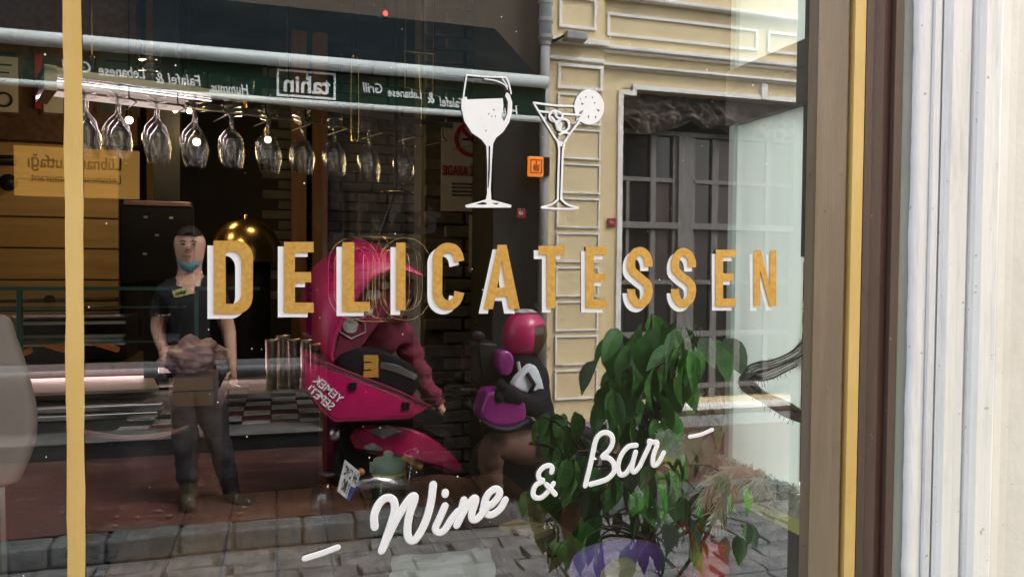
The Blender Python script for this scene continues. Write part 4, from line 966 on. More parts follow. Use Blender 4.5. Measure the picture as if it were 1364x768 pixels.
# ------------------------------------------------------------------ delivery scooter with an open box
SY = 3.55
def pp(out, Y0, th, name, m, parent, bev=.02, sm=False, seg=3, n=0):
    pts = [P(x, y, Y0) for x, y in out]
    if n: pts = smooth_pts(pts, n, True)
    return MB(True).prism(pts, (0, th, 0)).build(name, m, parent, bevel=bev, seg=seg, smooth=sm, fixn=True)
def wheel(px, Y, r, parent, w=.055, z0=PZ):
    c = P(px, 640, Y); c.z = z0 + r + .008
    t = MB(True); t.tube([c + Vector(((r - w * .8) * math.cos(a), 0, (r - w * .8) * math.sin(a))) for a in [2 * math.pi * i / 28 for i in range(28)]], w * .9, 10, closed=True)
    wh = t.build('wheel', M['rubber'], parent, smooth=True)
    t = MB(True); t.lathe(c, [(r * .62, -.03), (r * .62, .03), (r * .5, .03), (r * .5, -.03), (r * .62, -.03)], 24, axis='y')
    for k in range(5):
        a = 2 * math.pi * k / 5; t.tube([c, c + Vector((r * .58 * math.cos(a), 0, r * .58 * math.sin(a)))], .016, 6)
    t.build('rim', M['steel'], wh)
s1 = thing('delivery_scooter', 'pink delivery scooter on the pavement, seen from behind with its box', 'scooter', G(520, 676, PZ), ext=True)
wheel(492, SY + .05, .215, s1); wheel(655, SY + .15, .215, s1)
pp([(468, 578), (500, 566), (540, 568), (575, 584), (603, 606), (619, 630), (596, 630), (566, 618), (530, 610), (500, 606), (474, 596)], SY - .09, .24, 'tail_fairing', M['pink'], s1, .05, True, 4, 3)
pp([(455, 572), (520, 560), (600, 588), (640, 620), (640, 640), (590, 632), (540, 640), (500, 660), (470, 640), (456, 604)], SY - .03, .16, 'chassis', M['blackp'], s1, .03, True, 3, 3)
pp([(470, 548), (520, 520), (565, 540), (600, 562), (606, 574), (560, 570), (500, 566)], SY - .08, .24, 'seat', M['blackp'], s1, .04, True, 3, 2)
pp([(600, 560), (622, 540), (640, 560), (652, 620), (632, 626), (612, 600)], SY - .06, .26, 'leg_shield', M['blackp'], s1, .04, True, 3, 2)
MB(True).tube(smooth_pts([P(606, 500, SY - .2), P(620, 500, SY - .12), P(632, 512, SY + .02), P(640, 500, SY + .16), P(628, 498, SY + .26)], 5), .013, 8).build('handlebar', M['blackp'], s1, smooth=True)
q = P(446, 578, SY - .08); MB(True).lathe(q, [(.0, -.03), (.035, -.028), (.042, 0), (.035, .03), (0, .032)], 16, 'x').build('tail_light', M['chrome'], s1, smooth=True)
pp([(490, 572), (517, 566), (535, 574), (510, 584)], SY - .098, .02, 'sticker', M['sticker'], s1, .002); pp([(484, 595), (497, 589), (510, 598), (496, 604)], SY - .10, .02, 'sticker', M['sticker'], s1, .002)
MB(True).tube([P(470, 648, SY - .12), P(500, 640, SY - .14), P(548, 645, SY - .14)], [.035, .045, .03], 10).build('exhaust', M['chrome'], s1, smooth=True)
q = P(481, 628, SY - .12); MB(True).ball(q, .022, 8, 6).build('indicator', M['amber'], s1, smooth=True)
# tilted number plate
a, b, c, d = P(460, 612, SY - .22), P(481, 629, SY - .13), P(466, 667, SY - .17), P(450, 654, SY - .26)
nrm = (b - a).cross(d - a).normalized()
if nrm.y > 0: nrm = -nrm
npl = MB(True).prism([a, b, c, d], nrm * -.006).build('number_plate', M['numplate'], s1, fixn=True)
def on_plate(body, u0, u1, v0, v1):
    cu = bpy.data.curves.new('t', 'FONT'); cu.body = body; cu.size = 1; cu.offset = .012; cu.resolution_u = 2
    t = bpy.data.objects.new('t', cu); COL.objects.link(t)
    me = bpy.data.meshes.new_from_object(t.evaluated_get(bpy.context.evaluated_depsgraph_get())); bpy.data.objects.remove(t); bpy.data.curves.remove(cu)
    x0 = min(v.co.x for v in me.vertices); x1 = max(v.co.x for v in me.vertices); y0 = min(v.co.y for v in me.vertices); y1 = max(v.co.y for v in me.vertices)
    mb = MB(True); vv = []
    for v in me.vertices:
        u = (v.co.x - x0) / (x1 - x0); t_ = (v.co.y - y0) / (y1 - y0)
        uu = u1 + (u0 - u1) * u; vv_ = v1 + (v0 - v1) * t_          # reads right to left from the window
        p = a * (1 - uu) * (1 - vv_) + b * uu * (1 - vv_) + c * uu * vv_ + d * (1 - uu) * vv_
        vv.append(p + nrm * .002)
    mb.add(vv, [list(p.vertices) for p in me.polygons]); mb.build('plate_number', M['ink'], npl)
on_plate('34 CVC', .1, .92, .1, .42); on_plate('180', .15, .62, .5, .88)
mb = MB(True)
def pl(u, v): return a * (1 - u) * (1 - v) + b * u * (1 - v) + c * u * v + d * (1 - u) * v + nrm * .0015
mb.add([pl(.72, .55), pl(.99, .55), pl(.99, .99), pl(.72, .99)], [(0, 1, 2, 3)]); mb.build('country_band', M['blue'], npl)
# the box, its lid thrown open
bx = thing('delivery_box', 'big pink delivery box on the scooter with its rounded lid thrown open', 'box', P(480, 562, SY), ext=True)
lower = [(403, 474), (428, 482), (475, 500), (530, 521), (572, 541), (562, 552), (546, 560), (446, 565), (426, 548), (403, 516)]
pp(lower, SY - .26, .50, 'tub', M['pink'], bx, .035, True, 4)
side = [P(406, 512, SY - .262), P(437, 540, SY - .262)]
mb = MB(True)
lid_out = [(402, 436), (403, 392), (414, 362), (440, 338), (470, 321), (500, 327), (530, 342), (561, 366), (553, 382), (534, 398), (515, 402)]
lid_in = [(440, 478), (446, 450), (462, 425), (478, 398), (494, 374), (520, 360), (552, 364)]
L0 = [P(x, y, SY + .28) for x, y in smooth_pts([Vector((x, y, 0)) for x, y in lid_out], 4) for x, y in [(x, y)]] if False else None
so1 = [(p.x, p.y) for p in smooth_pts([Vector((x, y, 0)) for x, y in [(420, 462), (402, 440), (402, 395), (413, 362), (440, 338), (471, 320), (502, 327), (530, 342), (562, 367)]], 6)]
so2 = [(p.x, p.y) for p in smooth_pts([Vector((x, y, 0)) for x, y in [(443, 481), (442, 470), (446, 448), (458, 424), (474, 396), (492, 373), (515, 361), (538, 359), (562, 367)]], 6)]
mid = [((a_[0] + b_[0]) / 2 - 3, (a_[1] + b_[1]) / 2 - 4) for a_, b_ in zip(so1, so2)]
rows = [[P(x, y, SY + .30) for x, y in so1], [P(x, y, SY + .08) for x, y in mid], [P(x, y, SY - .20) for x, y in so2]]
fl_ = [p for r_ in rows for p in r_]; nn = len(so1)
mb.add(fl_, [(j * nn + i, j * nn + i + 1, (j + 1) * nn + i + 1, (j + 1) * nn + i) for j in range(2) for i in range(nn - 1)])
lidp = mb.build('lid', M['pink'], bx, smooth=True); lm = lidp.modifiers.new('t', 'SOLIDIFY'); lm.thickness = .012; lm.offset = 0
MB(True).tube([P(x, y, SY - .20) for x, y in so2], .011, 8).build('lid_rim', M['pink'], bx, smooth=True)
inner = [(444, 480), (452, 445), (476, 400), (494, 378), (518, 366), (540, 366), (556, 374), (545, 392), (520, 412), (500, 436), (476, 470), (456, 482)]
pp(inner, SY - .10, .03, 'lid_inner_board', M['pinkin'], bx, .004)
rs_ = random.Random(8)
for (x, y, ww, hh) in [(468, 432, 22, 26), (478, 408, 16, 12), (497, 392, 22, 14), (512, 380, 16, 10), (491, 414, 14, 12)]:
    pts = [P(x + ww / 2 * math.cos(t) * (1 + .2 * rs_.uniform(-1, 1)), y + hh / 2 * math.sin(t) * (1 + .2 * rs_.uniform(-1, 1)), SY - .104) for t in [2 * math.pi * i / 9 for i in range(9)]]
    MB(True).prism(pts, (0, .003, 0)).build('sticker', M['sticker'], bx, fixn=True)
dm = [P(x, y, SY - .107) for x, y in ((453, 432), (468, 421), (486, 430), (487, 442), (468, 451), (453, 442))]
MB(True).tube(dm, .004, 6, closed=True).build('lid_emblem', M['sticker'], bx)
text('YEMEK', .066, P(437, 519, SY - .264), M['signw'], bx, ext=True, roll=rad(42), bold=.001); text('SEPETI', .066, P(427, 530, SY - .264), M['signw'], bx, ext=True, roll=rad(42), bold=.001)
tbg = thing('thermal_bag', 'black thermal bag with a painted yellow letter reflection sticking out of the open pink box', 'bag', P(500, 510, SY + .1), ext=True)
pp([(446, 490), (452, 474), (478, 464), (512, 468), (548, 486), (562, 512), (548, 530), (470, 500)], SY - .15, .20, 'bag_body', M['shirt'], tbg, .03, False, 3)
pp([(508, 482), (530, 486), (556, 500), (552, 506), (528, 496), (506, 490)], SY - .156, .004, 'silver_fold', M['chrome'], tbg, .001)
text('E', .16, P(495, 489, SY - .158), mat('yellow_reflection', (.42, .24, .035), .7), tbg, ext=True, bold=.012)  # reflection of the shop sign's gold letter, painted onto the bag
MB(True).tube([P(404, 512, SY - .268), P(428, 546, SY - .268), P(446, 561, SY - .268), P(546, 556, SY - .268), P(568, 542, SY - .268)], .006, 6).build('lower_seam', M['pinkin'], bx, smooth=True)
MB(True).tube([P(402, 474, SY - .262), P(428, 482, SY - .264), P(475, 500, SY - .264), P(530, 521, SY - .264), P(572, 541, SY - .262)], .010, 6).build('tub_rim', M['pinkin'], bx, smooth=True)
for (x, y) in ((470, 506), (540, 532)): 
    q = P(x, y + 6, SY - .264); MB(True).box(q.x - .022, q.x + .022, q.y - .012, q.y + .004, q.z - .03, q.z + .012).build('latch', M['blackp'], bx, bevel=.004)
MB(True).tube(smooth_pts([P(452, 566, SY - .06), P(470, 556, SY - .14), P(520, 556, SY - .16), P(560, 562, SY - .1)], 4), .012, 8).build('grab_rail', M['blackp'], s1, smooth=True)
q = P(640, 478, SY - .12); MB(True).ball(q, (.05, .015, .035), 12, 8).build('mirror', M['blackp'], s1, smooth=True); MB(True).tube([q, P(632, 505, SY - .05)], .006, 6).build('mirror_arm', M['blackp'], s1)
MB(True).tube(smooth_pts([P(478, 598, SY - .10), P(520, 604, SY - .12), P(570, 616, SY - .12), P(612, 630, SY - .1)], 4), .007, 6).build('panel_seam', M['blackp'], s1, smooth=True)
pp([(468, 586), (476, 580), (482, 590), (474, 598)], SY - .12, .03, 'rear_light', M['plaque'], s1, .006)
# rider behind the box
rider = thing('person', 'delivery rider in pink jacket and trousers leaning over the scooter box', 'person', G(444, 676, PZ), ext=True)
RY = SY + .38
def rp(px, py, dy=0): return P(px, py, RY + dy)
N = {}; E_ = []
def nr(n, px, py, r, dy=0): N[n] = (rp(px, py, dy), r)
nr('pelvis', 462, 520, (.13, .11)); nr('waist', 476, 488, (.13, .10)); nr('chest', 500, 452, (.15, .11), -.08); nr('upper', 512, 432, (.14, .1), -.14); nr('neck', 524, 412, .055, -.2); nr('jaw', 532, 402, (.06, .075), -.24); nr('skull', 536, 388, (.075, .09), -.25); nr('crown', 536, 376, (.06, .07), -.25)
E_ += [('pelvis', 'waist'), ('waist', 'chest'), ('chest', 'upper'), ('upper', 'neck'), ('neck', 'jaw'), ('jaw', 'skull'), ('skull', 'crown')]
nr('rs', 536, 448, .062, -.06); nr('re', 560, 500, .05, .10); nr('rw', 588, 548, .034, .05)
nr('ls', 490, 440, .062, .06); nr('le', 500, 500, .05, .05); nr('lw', 530, 535, .034, -.2)
E_ += [('upper', 'rs'), ('rs', 're'), ('re', 'rw'), ('upper', 'ls'), ('ls', 'le'), ('le', 'lw')]
hand_nodes(N, E_, 'r', 'rw', rp(599, 560, .0), [rp(609, 573, -.04), rp(614, 570, -.02), rp(617, 566, .0), rp(615, 560, .02)], (rp(592, 569, -.04), rp(599, 577, -.06)))
hand_nodes(N, E_, 'l', 'lw', rp(540, 545, -.24), [rp(550, 556, -.27), rp(554, 553, -.26), rp(556, 549, -.25), rp(556, 544, -.24)], (rp(536, 553, -.27), rp(541, 560, -.28)))
nr('lh', 452, 545, .095, -.02); nr('lk', 445, 600, .064, -.05); nr('la', 443, 652, .045, -.02); nr('lb', 441, 666, (.045, .04), -.03); nr('lt', 436, 672, (.042, .03), -.2)
nr('rh', 474, 545, .095, .04); nr('rk', 482, 598, .062, .06); nr('ra', 486, 645, .045, .1); nr('rb', 487, 656, (.045, .04), .1); nr('rtoe', 492, 662, (.042, .03), -.06)
E_ += [('pelvis', 'lh'), ('lh', 'lk'), ('lk', 'la'), ('la', 'lb'), ('lb', 'lt'), ('pelvis', 'rh'), ('rh', 'rk'), ('rk', 'ra'), ('ra', 'rb'), ('rb', 'rtoe')]
vs, fs, ns = skin_body(N, E_, 'pelvis')
MB(True).add(vs, fs).build('body', M['skin'], rider, smooth=True)
zr = lambda py: rp(450, py).z
shell(vs, fs, ns, lambda c: c.z > zr(392) or (c.z > zr(404) and c.y > RY - .26), .014, 'hair', M['hair'], rider, fold=.01)
shell(vs, fs, ns, lambda c: zr(560) < c.z < zr(418) and not (c.x > rp(578, 540).x * .98 and c.z < zr(545)) and not (c.z < zr(520) and c.x < rp(495, 500).x), .022, 'jacket', M['pinkcloth'], rider, fold=.03)
shell(vs, fs, ns, lambda c: c.z < zr(520) and c.z > zr(655) and c.x < rp(496, 560).x, .016, 'trousers', M['pinkcloth'], rider, fold=.012)
shell(vs, fs, ns, lambda c: c.z <= zr(655) and c.x < rp(500, 660).x, .014, 'shoes', M['boots'], rider, fold=.004)
mb = MB(True); c0 = rp(444, 628, -.045); mb.tube([c0 + Vector((.078 * math.cos(t), .078 * math.sin(t), 0)) for t in [2 * math.pi * i / 20 for i in range(20)]], .014, 6, closed=True); mb.build('reflective_band', M['sticker'], rider, smooth=True)

# second scooter and its rider in the pink helmet
Y2 = 3.30
s2 = thing('black_scooter', 'black scooter carrying the rider in the pink helmet', 'scooter', G(690, 680, PZ), ext=True)
wheel(668, Y2 + .05, .21, s2); wheel(775, Y2 + .05, .21, s2)
pp([(650, 600), (690, 570), (740, 590), (790, 600), (792, 640), (740, 655), (690, 660), (656, 640)], Y2 - .05, .24, 'body_panels', M['blackp'], s2, .04, True, 3, 2)
pp([(690, 580), (730, 570), (790, 588), (790, 602), (730, 606), (695, 600)], Y2 - .06, .26, 'seat', M['rubber'], s2, .03, True, 3, 2)
pp([(628, 462), (640, 455), (666, 458), (668, 512), (640, 518), (624, 505)], Y2 - .02, .26, 'front_case', M['blackp'], s2, .02, True)
MB(True).tube(smooth_pts([P(612, 520, Y2 - .15), P(632, 520, Y2 - .06), P(648, 526, Y2 + .05), P(664, 518, Y2 + .2)], 4), .014, 8).build('handlebar', M['blackp'], s2, smooth=True)
q = P(636, 448, Y2 - .05); MB(True).ball(q, (.045, .02, .034), 14, 8).build('mirror', M['blackp'], s2, smooth=True); MB(True).tube([q, P(645, 520, Y2)], .008, 6).build('mirror_arm', M['blackp'], s2)
p2 = thing('person', 'rider in a pink helmet and white shoulder armour, seated on the black scooter', 'person', P(700, 600, Y2), ext=True)
def r2(px, py, dy=0): return P(px, py, Y2 + dy)
N = {}; E_ = []
def n2(n, px, py, r, dy=0): N[n] = (r2(px, py, dy), r)
n2('pelvis', 722, 588, (.14, .12), .02); n2('waist', 714, 556, (.13, .11), .02); n2('chest', 702, 518, (.15, .115)); n2('upper', 697, 494, (.14, .1)); n2('neck', 696, 474, .055, -.01); n2('jaw', 696, 462, (.06, .07), -.02); n2('skull', 698, 445, (.072, .085)); n2('crown', 698, 430, (.055, .065))
E_ += [('pelvis', 'waist'), ('waist', 'chest'), ('chest', 'upper'), ('upper', 'neck'), ('neck', 'jaw'), ('jaw', 'skull'), ('skull', 'crown')]
n2('as', 712, 500, .065, -.12); n2('ae', 716, 545, .05, -.24); n2('aw', 684, 528, .036, -.36)
n2('bs', 684, 498, .06, .14); n2('be', 668, 535, .048, .16); n2('bw', 655, 528, .034, .1)
E_ += [('upper', 'as'), ('as', 'ae'), ('ae', 'aw'), ('upper', 'bs'), ('bs', 'be'), ('be', 'bw')]
hand_nodes(N, E_, 'a', 'aw', r2(674, 524, -.38), [r2(664, 530, -.40), r2(663, 526, -.39), r2(663, 521, -.38), r2(665, 517, -.37)], (r2(672, 515, -.40), r2(666, 511, -.41)))
hand_nodes(N, E_, 'b', 'bw', r2(648, 526, .09), [r2(642, 532, .07), r2(641, 528, .08), r2(641, 524, .09), r2(643, 520, .1)], (r2(650, 519, .07), r2(645, 515, .06)))
n2('ah', 716, 598, .105, -.12); n2('ak', 650, 590, .075, -.2); n2('aa', 655, 655, .05, -.14); n2('ab', 652, 668, (.045, .04), -.14); n2('at', 628, 672, (.042, .03), -.16)
n2('bh', 716, 598, .105, .14); n2('bk', 655, 588, .07, .2); n2('ba', 660, 648, .048, .2); n2('bb', 658, 660, (.045, .04), .2); n2('bt', 636, 664, (.042, .03), .2)
E_ += [('pelvis', 'ah'), ('ah', 'ak'), ('ak', 'aa'), ('aa', 'ab'), ('ab', 'at'), ('pelvis', 'bh'), ('bh', 'bk'), ('bk', 'ba'), ('ba', 'bb'), ('bb', 'bt')]
vs, fs, ns = skin_body(N, E_, 'pelvis')
MB(True).add(vs, fs).build('body', M['skin'], p2, smooth=True)
z2 = lambda py: r2(700, py).z
shell(vs, fs, ns, lambda c: z2(598) < c.z < z2(472) and not (c.z < z2(560) and c.x < r2(700, 560).x), .022, 'jacket', M['shirt'], p2, fold=.016)
shell(vs, fs, ns, lambda c: z2(660) < c.z <= z2(562) and c.x < r2(740, 600).x, .016, 'trousers', M['tan2'], p2, fold=.022)
shell(vs, fs, ns, lambda c: c.z <= z2(650), .014, 'shoes', M['boots'], p2, fold=.004)
pp([(684, 514), (700, 494), (713, 486), (722, 505), (726, 528), (716, 530), (704, 524)], Y2 - .24, .10, 'shoulder_armour', M['whiteglove'], p2, .02, True, 3, 2)
MB(True).tube([r2(702, 497, -.25), r2(712, 512, -.262), r2(704, 526, -.25)], .013, 8).build('armour_strap', M['blackp'], p2, smooth=True)
for pts_ in ([(690, 482), (694, 505), (700, 540)], [(712, 560), (700, 552), (686, 556)]):
    MB(True).tube(smooth_pts([r2(x, y, -.155) for x, y in pts_], 4), .012, 6).build('harness_strap', M['sticker'], p2, smooth=True)
pp([(664, 470), (680, 468), (686, 484), (680, 500), (666, 498)], Y2 - .14, .16, 'collar', M['magenta'], p2, .03, True, 3, 2)
hl = r2(699, 446, -.01)
def hsh(q):
    k = 1 + .10 * max(0, q.x) * max(0, -q.z + .3); return Vector((q.x * k, q.y, q.z))
mb = MB(True); mb.ball(hl, (.145, .14, .155), 22, 16, hsh)
keep = []
for f, mi in zip(mb.f, mb.mi):
    c = sum((mb.v[i] for i in f), Vector()) / len(f) - hl
    if c.z < -.115: continue
    if c.x > .02 and -.10 < c.z < .045 and c.y < .11: continue
    keep.append(f)
mb.f = keep; mb.mi = [0] * len(keep)
hm = mb.build('helmet', M['pink'], p2, smooth=True); sm_ = hm.modifiers.new('t', 'SOLIDIFY'); sm_.thickness = .02; sm_.offset = -1
mb = MB(True); mb.ball(hl, (.141, .136, .15), 22, 16)
mb.f = [f for f in mb.f if (lambda c: c.x > .0 and -.115 < c.z < .06)(sum((mb.v[i] for i in f), Vector()) / len(f) - hl)]; mb.mi = [0] * len(mb.f)
mb.build('visor', M['visor'], hm, smooth=True)
mb = MB(True); mb.ball(hl + Vector((.0, 0, .045)), (.140, .125, .118), 18, 10); mb.f = [f for f in mb.f if sum((mb.v[i].z for i in f)) / len(f) > hl.z + .142]; mb.mi = [0] * len(mb.f); mb.build('helmet_vent', M['sticker'], hm, smooth=True)
mg = thing('helmet', 'glossy magenta helmet with a dark rim held on the lap of the seated rider', 'helmet', r2(674, 575, -.28), ext=True)
pp([(647, 530), (656, 521), (690, 520), (700, 532), (703, 552), (698, 564), (672, 572), (646, 564), (641, 552)], Y2 - .40, .22, 'helmet_shell', M['magenta'], mg, .07, True, 5, 3)
MB(True).tube(smooth_pts([r2(642, 560, -.39), r2(655, 569, -.43), r2(680, 572, -.43), r2(703, 560, -.38)], 5), .016, 8).build('rim', M['blackp'], mg, smooth=True)

# ------------------------------------------------------------------ foliage
def leaf_me(name, wd, fold, droop, seg=6):
    mb = MB(); vs = []; n = seg
    for i in range(n + 1):
        t = i / n; h = math.sin(math.pi * min(1, t ** .82)) ** .8 * wd if 0 < t < 1 else .004
        if t > .8: h *= (1 - t) / .2 * .75 + .25
        y = t; z = -droop * t * t
        wv = .03 * math.sin(t * 13)
        vs += [(-h, y, z + fold * h + wv * wd), (0, y, z), (h, y, z + fold * h - wv * wd)]
    fs = []
    for i in range(n):
        for k in range(2): fs.append((i * 3 + k, i * 3 + k + 1, (i + 1) * 3 + k + 1, (i + 1) * 3 + k))
    mb.add(vs, fs); return mb
LEAF = {}
def leaf(parent, pos, d, L_, mk, rnd, ext=False):
    key = (mk, rnd.randrange(3))
    if key not in LEAF:
        k = key[1]; o = leaf_me('leaf', (.25, .30, .21)[k], (.45, .3, .6)[k], (.22, .38, .12)[k]).build('leaf', M[mk], parent, smooth=True, local=True); LEAF[key] = o
        o.parent = parent
    else: o = LEAF[key].copy(); COL.objects.link(o); o.parent = parent
    d = Vector(d).normalized(); p = flipv(pos) if ext else Vector(pos)
    if ext: d = flipv(d)
    q = d.to_track_quat('Y', 'Z').to_matrix().to_4x4() @ Matrix.Rotation(rnd.uniform(-.9, .9), 4, 'Y')
    org = ORG[parent.name]
    o.location = p - org; o.rotation_euler = q.to_euler(); o.scale = (L_, L_, L_)
    return o
# potted tree on the near pavement, mirrored in the glass
rnd = random.Random(21)
pt = thing('potted_tree', 'leafy dark green potted tree on the near pavement, mirrored low in the window', 'plant', (1.05, 1.06, 0), ext=True)
c0 = Vector((1.05, 1.06, 0))
MB(True).lathe(c0, [(0, .0), (.13, 0), (.18, .30), (.195, .31), (.195, .34), (.17, .34), (.16, .30), (0, .29)], 22).build('pot', M['pot'], pt, smooth=False)
stems = MB(True)
trunk_top = P(872, 560, 1.06)
stems.tube(smooth_pts([c0 + Vector((0, 0, .28)), c0 + Vector((.02, 0, .5)), P(868, 690, 1.06), P(866, 620, 1.07), trunk_top, P(872, 500, 1.05), P(868, 440, 1.05)], 4), [.016] * 13 + [.012] * 12, 8)
def cluster(cx, cy, rx, ry, n, Y0, dY, L0, L1, mats, par, ext, st_mb, src, out=.35):
    for i in range(n):
        for _ in range(20):
            u, v = rnd.uniform(-1, 1), rnd.uniform(-1, 1)
            if u * u + v * v < 1: break
        p = P(cx + rx * u, cy + ry * v, Y0 + rnd.uniform(-dY, dY))
        d = (u * out + rnd.uniform(-.35, .35), rnd.uniform(-.45, .3), -1 + rnd.uniform(-.1, .45) - v * .1)
        leaf(par, p, d, rnd.uniform(L0, L1), rnd.choice(mats), rnd, ext)
        if st_mb is not None and rnd.random() < .45:
            s = Vector(src); st_mb.tube(smooth_pts([s, s.lerp(p, .6) + Vector((0, 0, .04)), p], 3), [.005, .005, .004, .004, .0035, .003, .0025], 5, cap=False)
g3 = ['leaf', 'leaf', 'leaf', 'leafmid']
cluster(868, 466, 62, 52, 52, 1.06, .14, .09, .145, g3, pt, True, stems, P(868, 500, 1.06))
cluster(815, 490, 30, 34, 14, 1.02, .08, .09, .14, g3 + ['leafpale'], pt, True, stems, P(862, 520, 1.06))
cluster(845, 545, 60, 42, 34, 1.04, .12, .10, .14, g3, pt, True, stems, P(866, 580, 1.06))
cluster(745, 570, 36, 28, 14, 1.10, .1, .09, .13, ['leafmid', 'leaf'], pt, True, stems, P(800, 640, 1.08))
cluster(745, 655, 48, 50, 24, 1.10, .1, .06, .115, ['leafmid', 'leaf', 'leafmid', 'leafpale'], pt, True, stems, P(800, 680, 1.08))
cluster(850, 630, 118, 45, 60, 1.06, .16, .07, .125, ['leaf', 'leafmid', 'leafmid', 'leafpale'], pt, True, stems, P(866, 640, 1.06))
cluster(840, 700, 105, 48, 48, 1.08, .16, .065, .12, ['leaf', 'leafmid', 'leaf', 'leafbrown'], pt, True, stems, P(866, 720, 1.06))
cluster(965, 680, 36, 46, 14, 1.0, .12, .07, .11, ['leafmid', 'leafbrown', 'leaf'], pt, True, stems, P(890, 720, 1.06))
stems.tube(smooth_pts([c0 + Vector((-.02, 0, .3)), P(800, 720, 1.08), P(770, 660, 1.1), P(740, 600, 1.1), P(705, 590, 1.12)], 5), .006, 6)
stems.tube(smooth_pts([c0 + Vector((.03, 0, .3)), P(930, 730, 1.02), P(970, 660, 1.0), P(1000, 640, 1.0)], 5), .006, 6)
stems.build('branches', M['stem'], pt, smooth=True)
for _ in range(0): pass
# pale foliage standing inside the window
rnd = random.Random(5)
ip = thing('window_plant', 'paler trailing houseplant inside, beside the mint blind', 'plant', P(920, 700, .34))
ist = MB(); b0 = P(915, 760, .34)
ist.tube(smooth_pts([b0, P(918, 640, .33), P(930, 540, .30), P(930, 450, .30)], 5), .006, 6)
cluster(935, 462, 34, 38, 16, .29, .05, .07, .10, ['leafmid', 'leafpale', 'leafpale'], ip, False, ist, P(932, 480, .3), out=.9)
cluster(938, 545, 24, 36, 10, .29, .04, .06, .085, ['leafmid', 'leafpale'], ip, False, ist, P(928, 560, .3))
cluster(905, 640, 60, 30, 18, .36, .06, .045, .075, ['leafmid', 'leafpale'], ip, False, ist, P(915, 660, .34))
ist.build('stems', M['stem'], ip, smooth=True)
MB().lathe(Vector((b0.x, b0.y, .45)), [(0, 0), (.05, 0), (.07, .16), (.06, .16), (.056, .14), (0, .14)], 18).build('pot', M['pot'], ip)
MB().box(b0.x - .25, .965, .10, .75, .40, .4495).build('plant_shelf', M['wood'], kind=None, label='brown wooden box shelf under the houseplants inside the window', cat='shelf')
# dried plume
pl_ = thing('dried_plume', 'feathery dried beige plume hanging over the lime green ledge', 'dried plant', P(985, 640, .20))
mb = MB(); rnd = random.Random(9)
spine = smooth_pts([P(1030, 668, .10), P(1012, 640, .13), P(985, 626, .17), P(958, 634, .23), P(940, 660, .27)], 8)
spine2 = smooth_pts([P(1012, 640, .13), P(990, 640, .17), P(968, 655, .21), P(958, 690, .23)], 8)
for sp, m_ in ((spine, 620), (spine2, 380)):
    for _ in range(m_):
        i = rnd.randrange(len(sp) - 1); p = sp[i]; t = (sp[i + 1] - sp[i]).normalized()
        d = (t * rnd.uniform(.2, 1) + Vector((rnd.uniform(-.7, .7), rnd.uniform(-.6, .6), rnd.uniform(-.9, .5)))).normalized(); l = rnd.uniform(.015, .04)
        mb.tube([p, p + d * l * .6, p + d * l + Vector((0, 0, -.012))], [.0015, .0012, .0005], 3, cap=False)
mb.build('plume_fibres', M['pampas'], pl_, kind='stuff')
mb = MB(); mb.tube(spine, .0025, 5); mb.tube(spine2, .0022, 5); mb.build('stalk', M['stem'], pl_)
# red branch
rb = thing('red_branch', 'bare dark red branch forking low inside the window', 'branch', P(925, 768, .28))
mb = MB()
for ln, r in (([(912, 790), (925, 745), (938, 722), (950, 712)], .008), ([(925, 745), (922, 715), (912, 702), (905, 694)], .006), ([(938, 722), (936, 706), (928, 696)], .005), ([(918, 770), (905, 762), (898, 745)], .004), ([(950, 712), (962, 700), (972, 695)], .004)):
    mb.tube(smooth_pts([P(x, y, .28) for x, y in ln], 4), r, 7)
mb.build('twigs', M['redstem'], rb, smooth=True)
rv = thing('red_vase', 'glossy orange red vase beside the red branch', 'vase', P(950, 800, .24))
cz = P(950, 745, .24); MB().lathe(Vector((cz.x, cz.y, P(950, 790, .24).z)), [(0, 0), (.028, 0), (.038, .03), (.034, .07), (.024, .095), (.027, .105), (.022, .105), (.018, .09), (0, .085)], 22).build('vase_body', M['redvase'], rv, smooth=True)
# purple chair back
pc = thing('purple_cushion', 'rounded purple cushion half hidden by the leaves', 'cushion', P(822, 768, .6))
c = P(824, 752, .6); MB().ball(c, (.135, .05, .062), 20, 12, lambda q: Vector((abs(q.x) ** .75 * (1 if q.x > 0 else -1), q.y, abs(q.z) ** .8 * (1 if q.z > 0 else -1)))).build('cushion_cover', M['purple'], pc, smooth=True)
MB().tube([c + Vector(((.133 * math.cos(a)), 0, .061 * math.sin(a))) for a in [2 * math.pi * i / 24 for i in range(24)]], .005, 6, closed=True).build('seam', M['purple'], pc)
bs = thing('beige_fan_shell', 'beige fan shaped ornament low beside the purple cushion', 'ornament', P(834, 775, .5))
mb = MB(); mb.prism([P(810, 768, .5), P(825, 752, .5), P(845, 747, .5), P(858, 758, .5), P(862, 790, .5), P(806, 790, .5)], (0, .05, 0)); mb.build('shell', M['beige'], bs, bevel=.012, fixn=True)
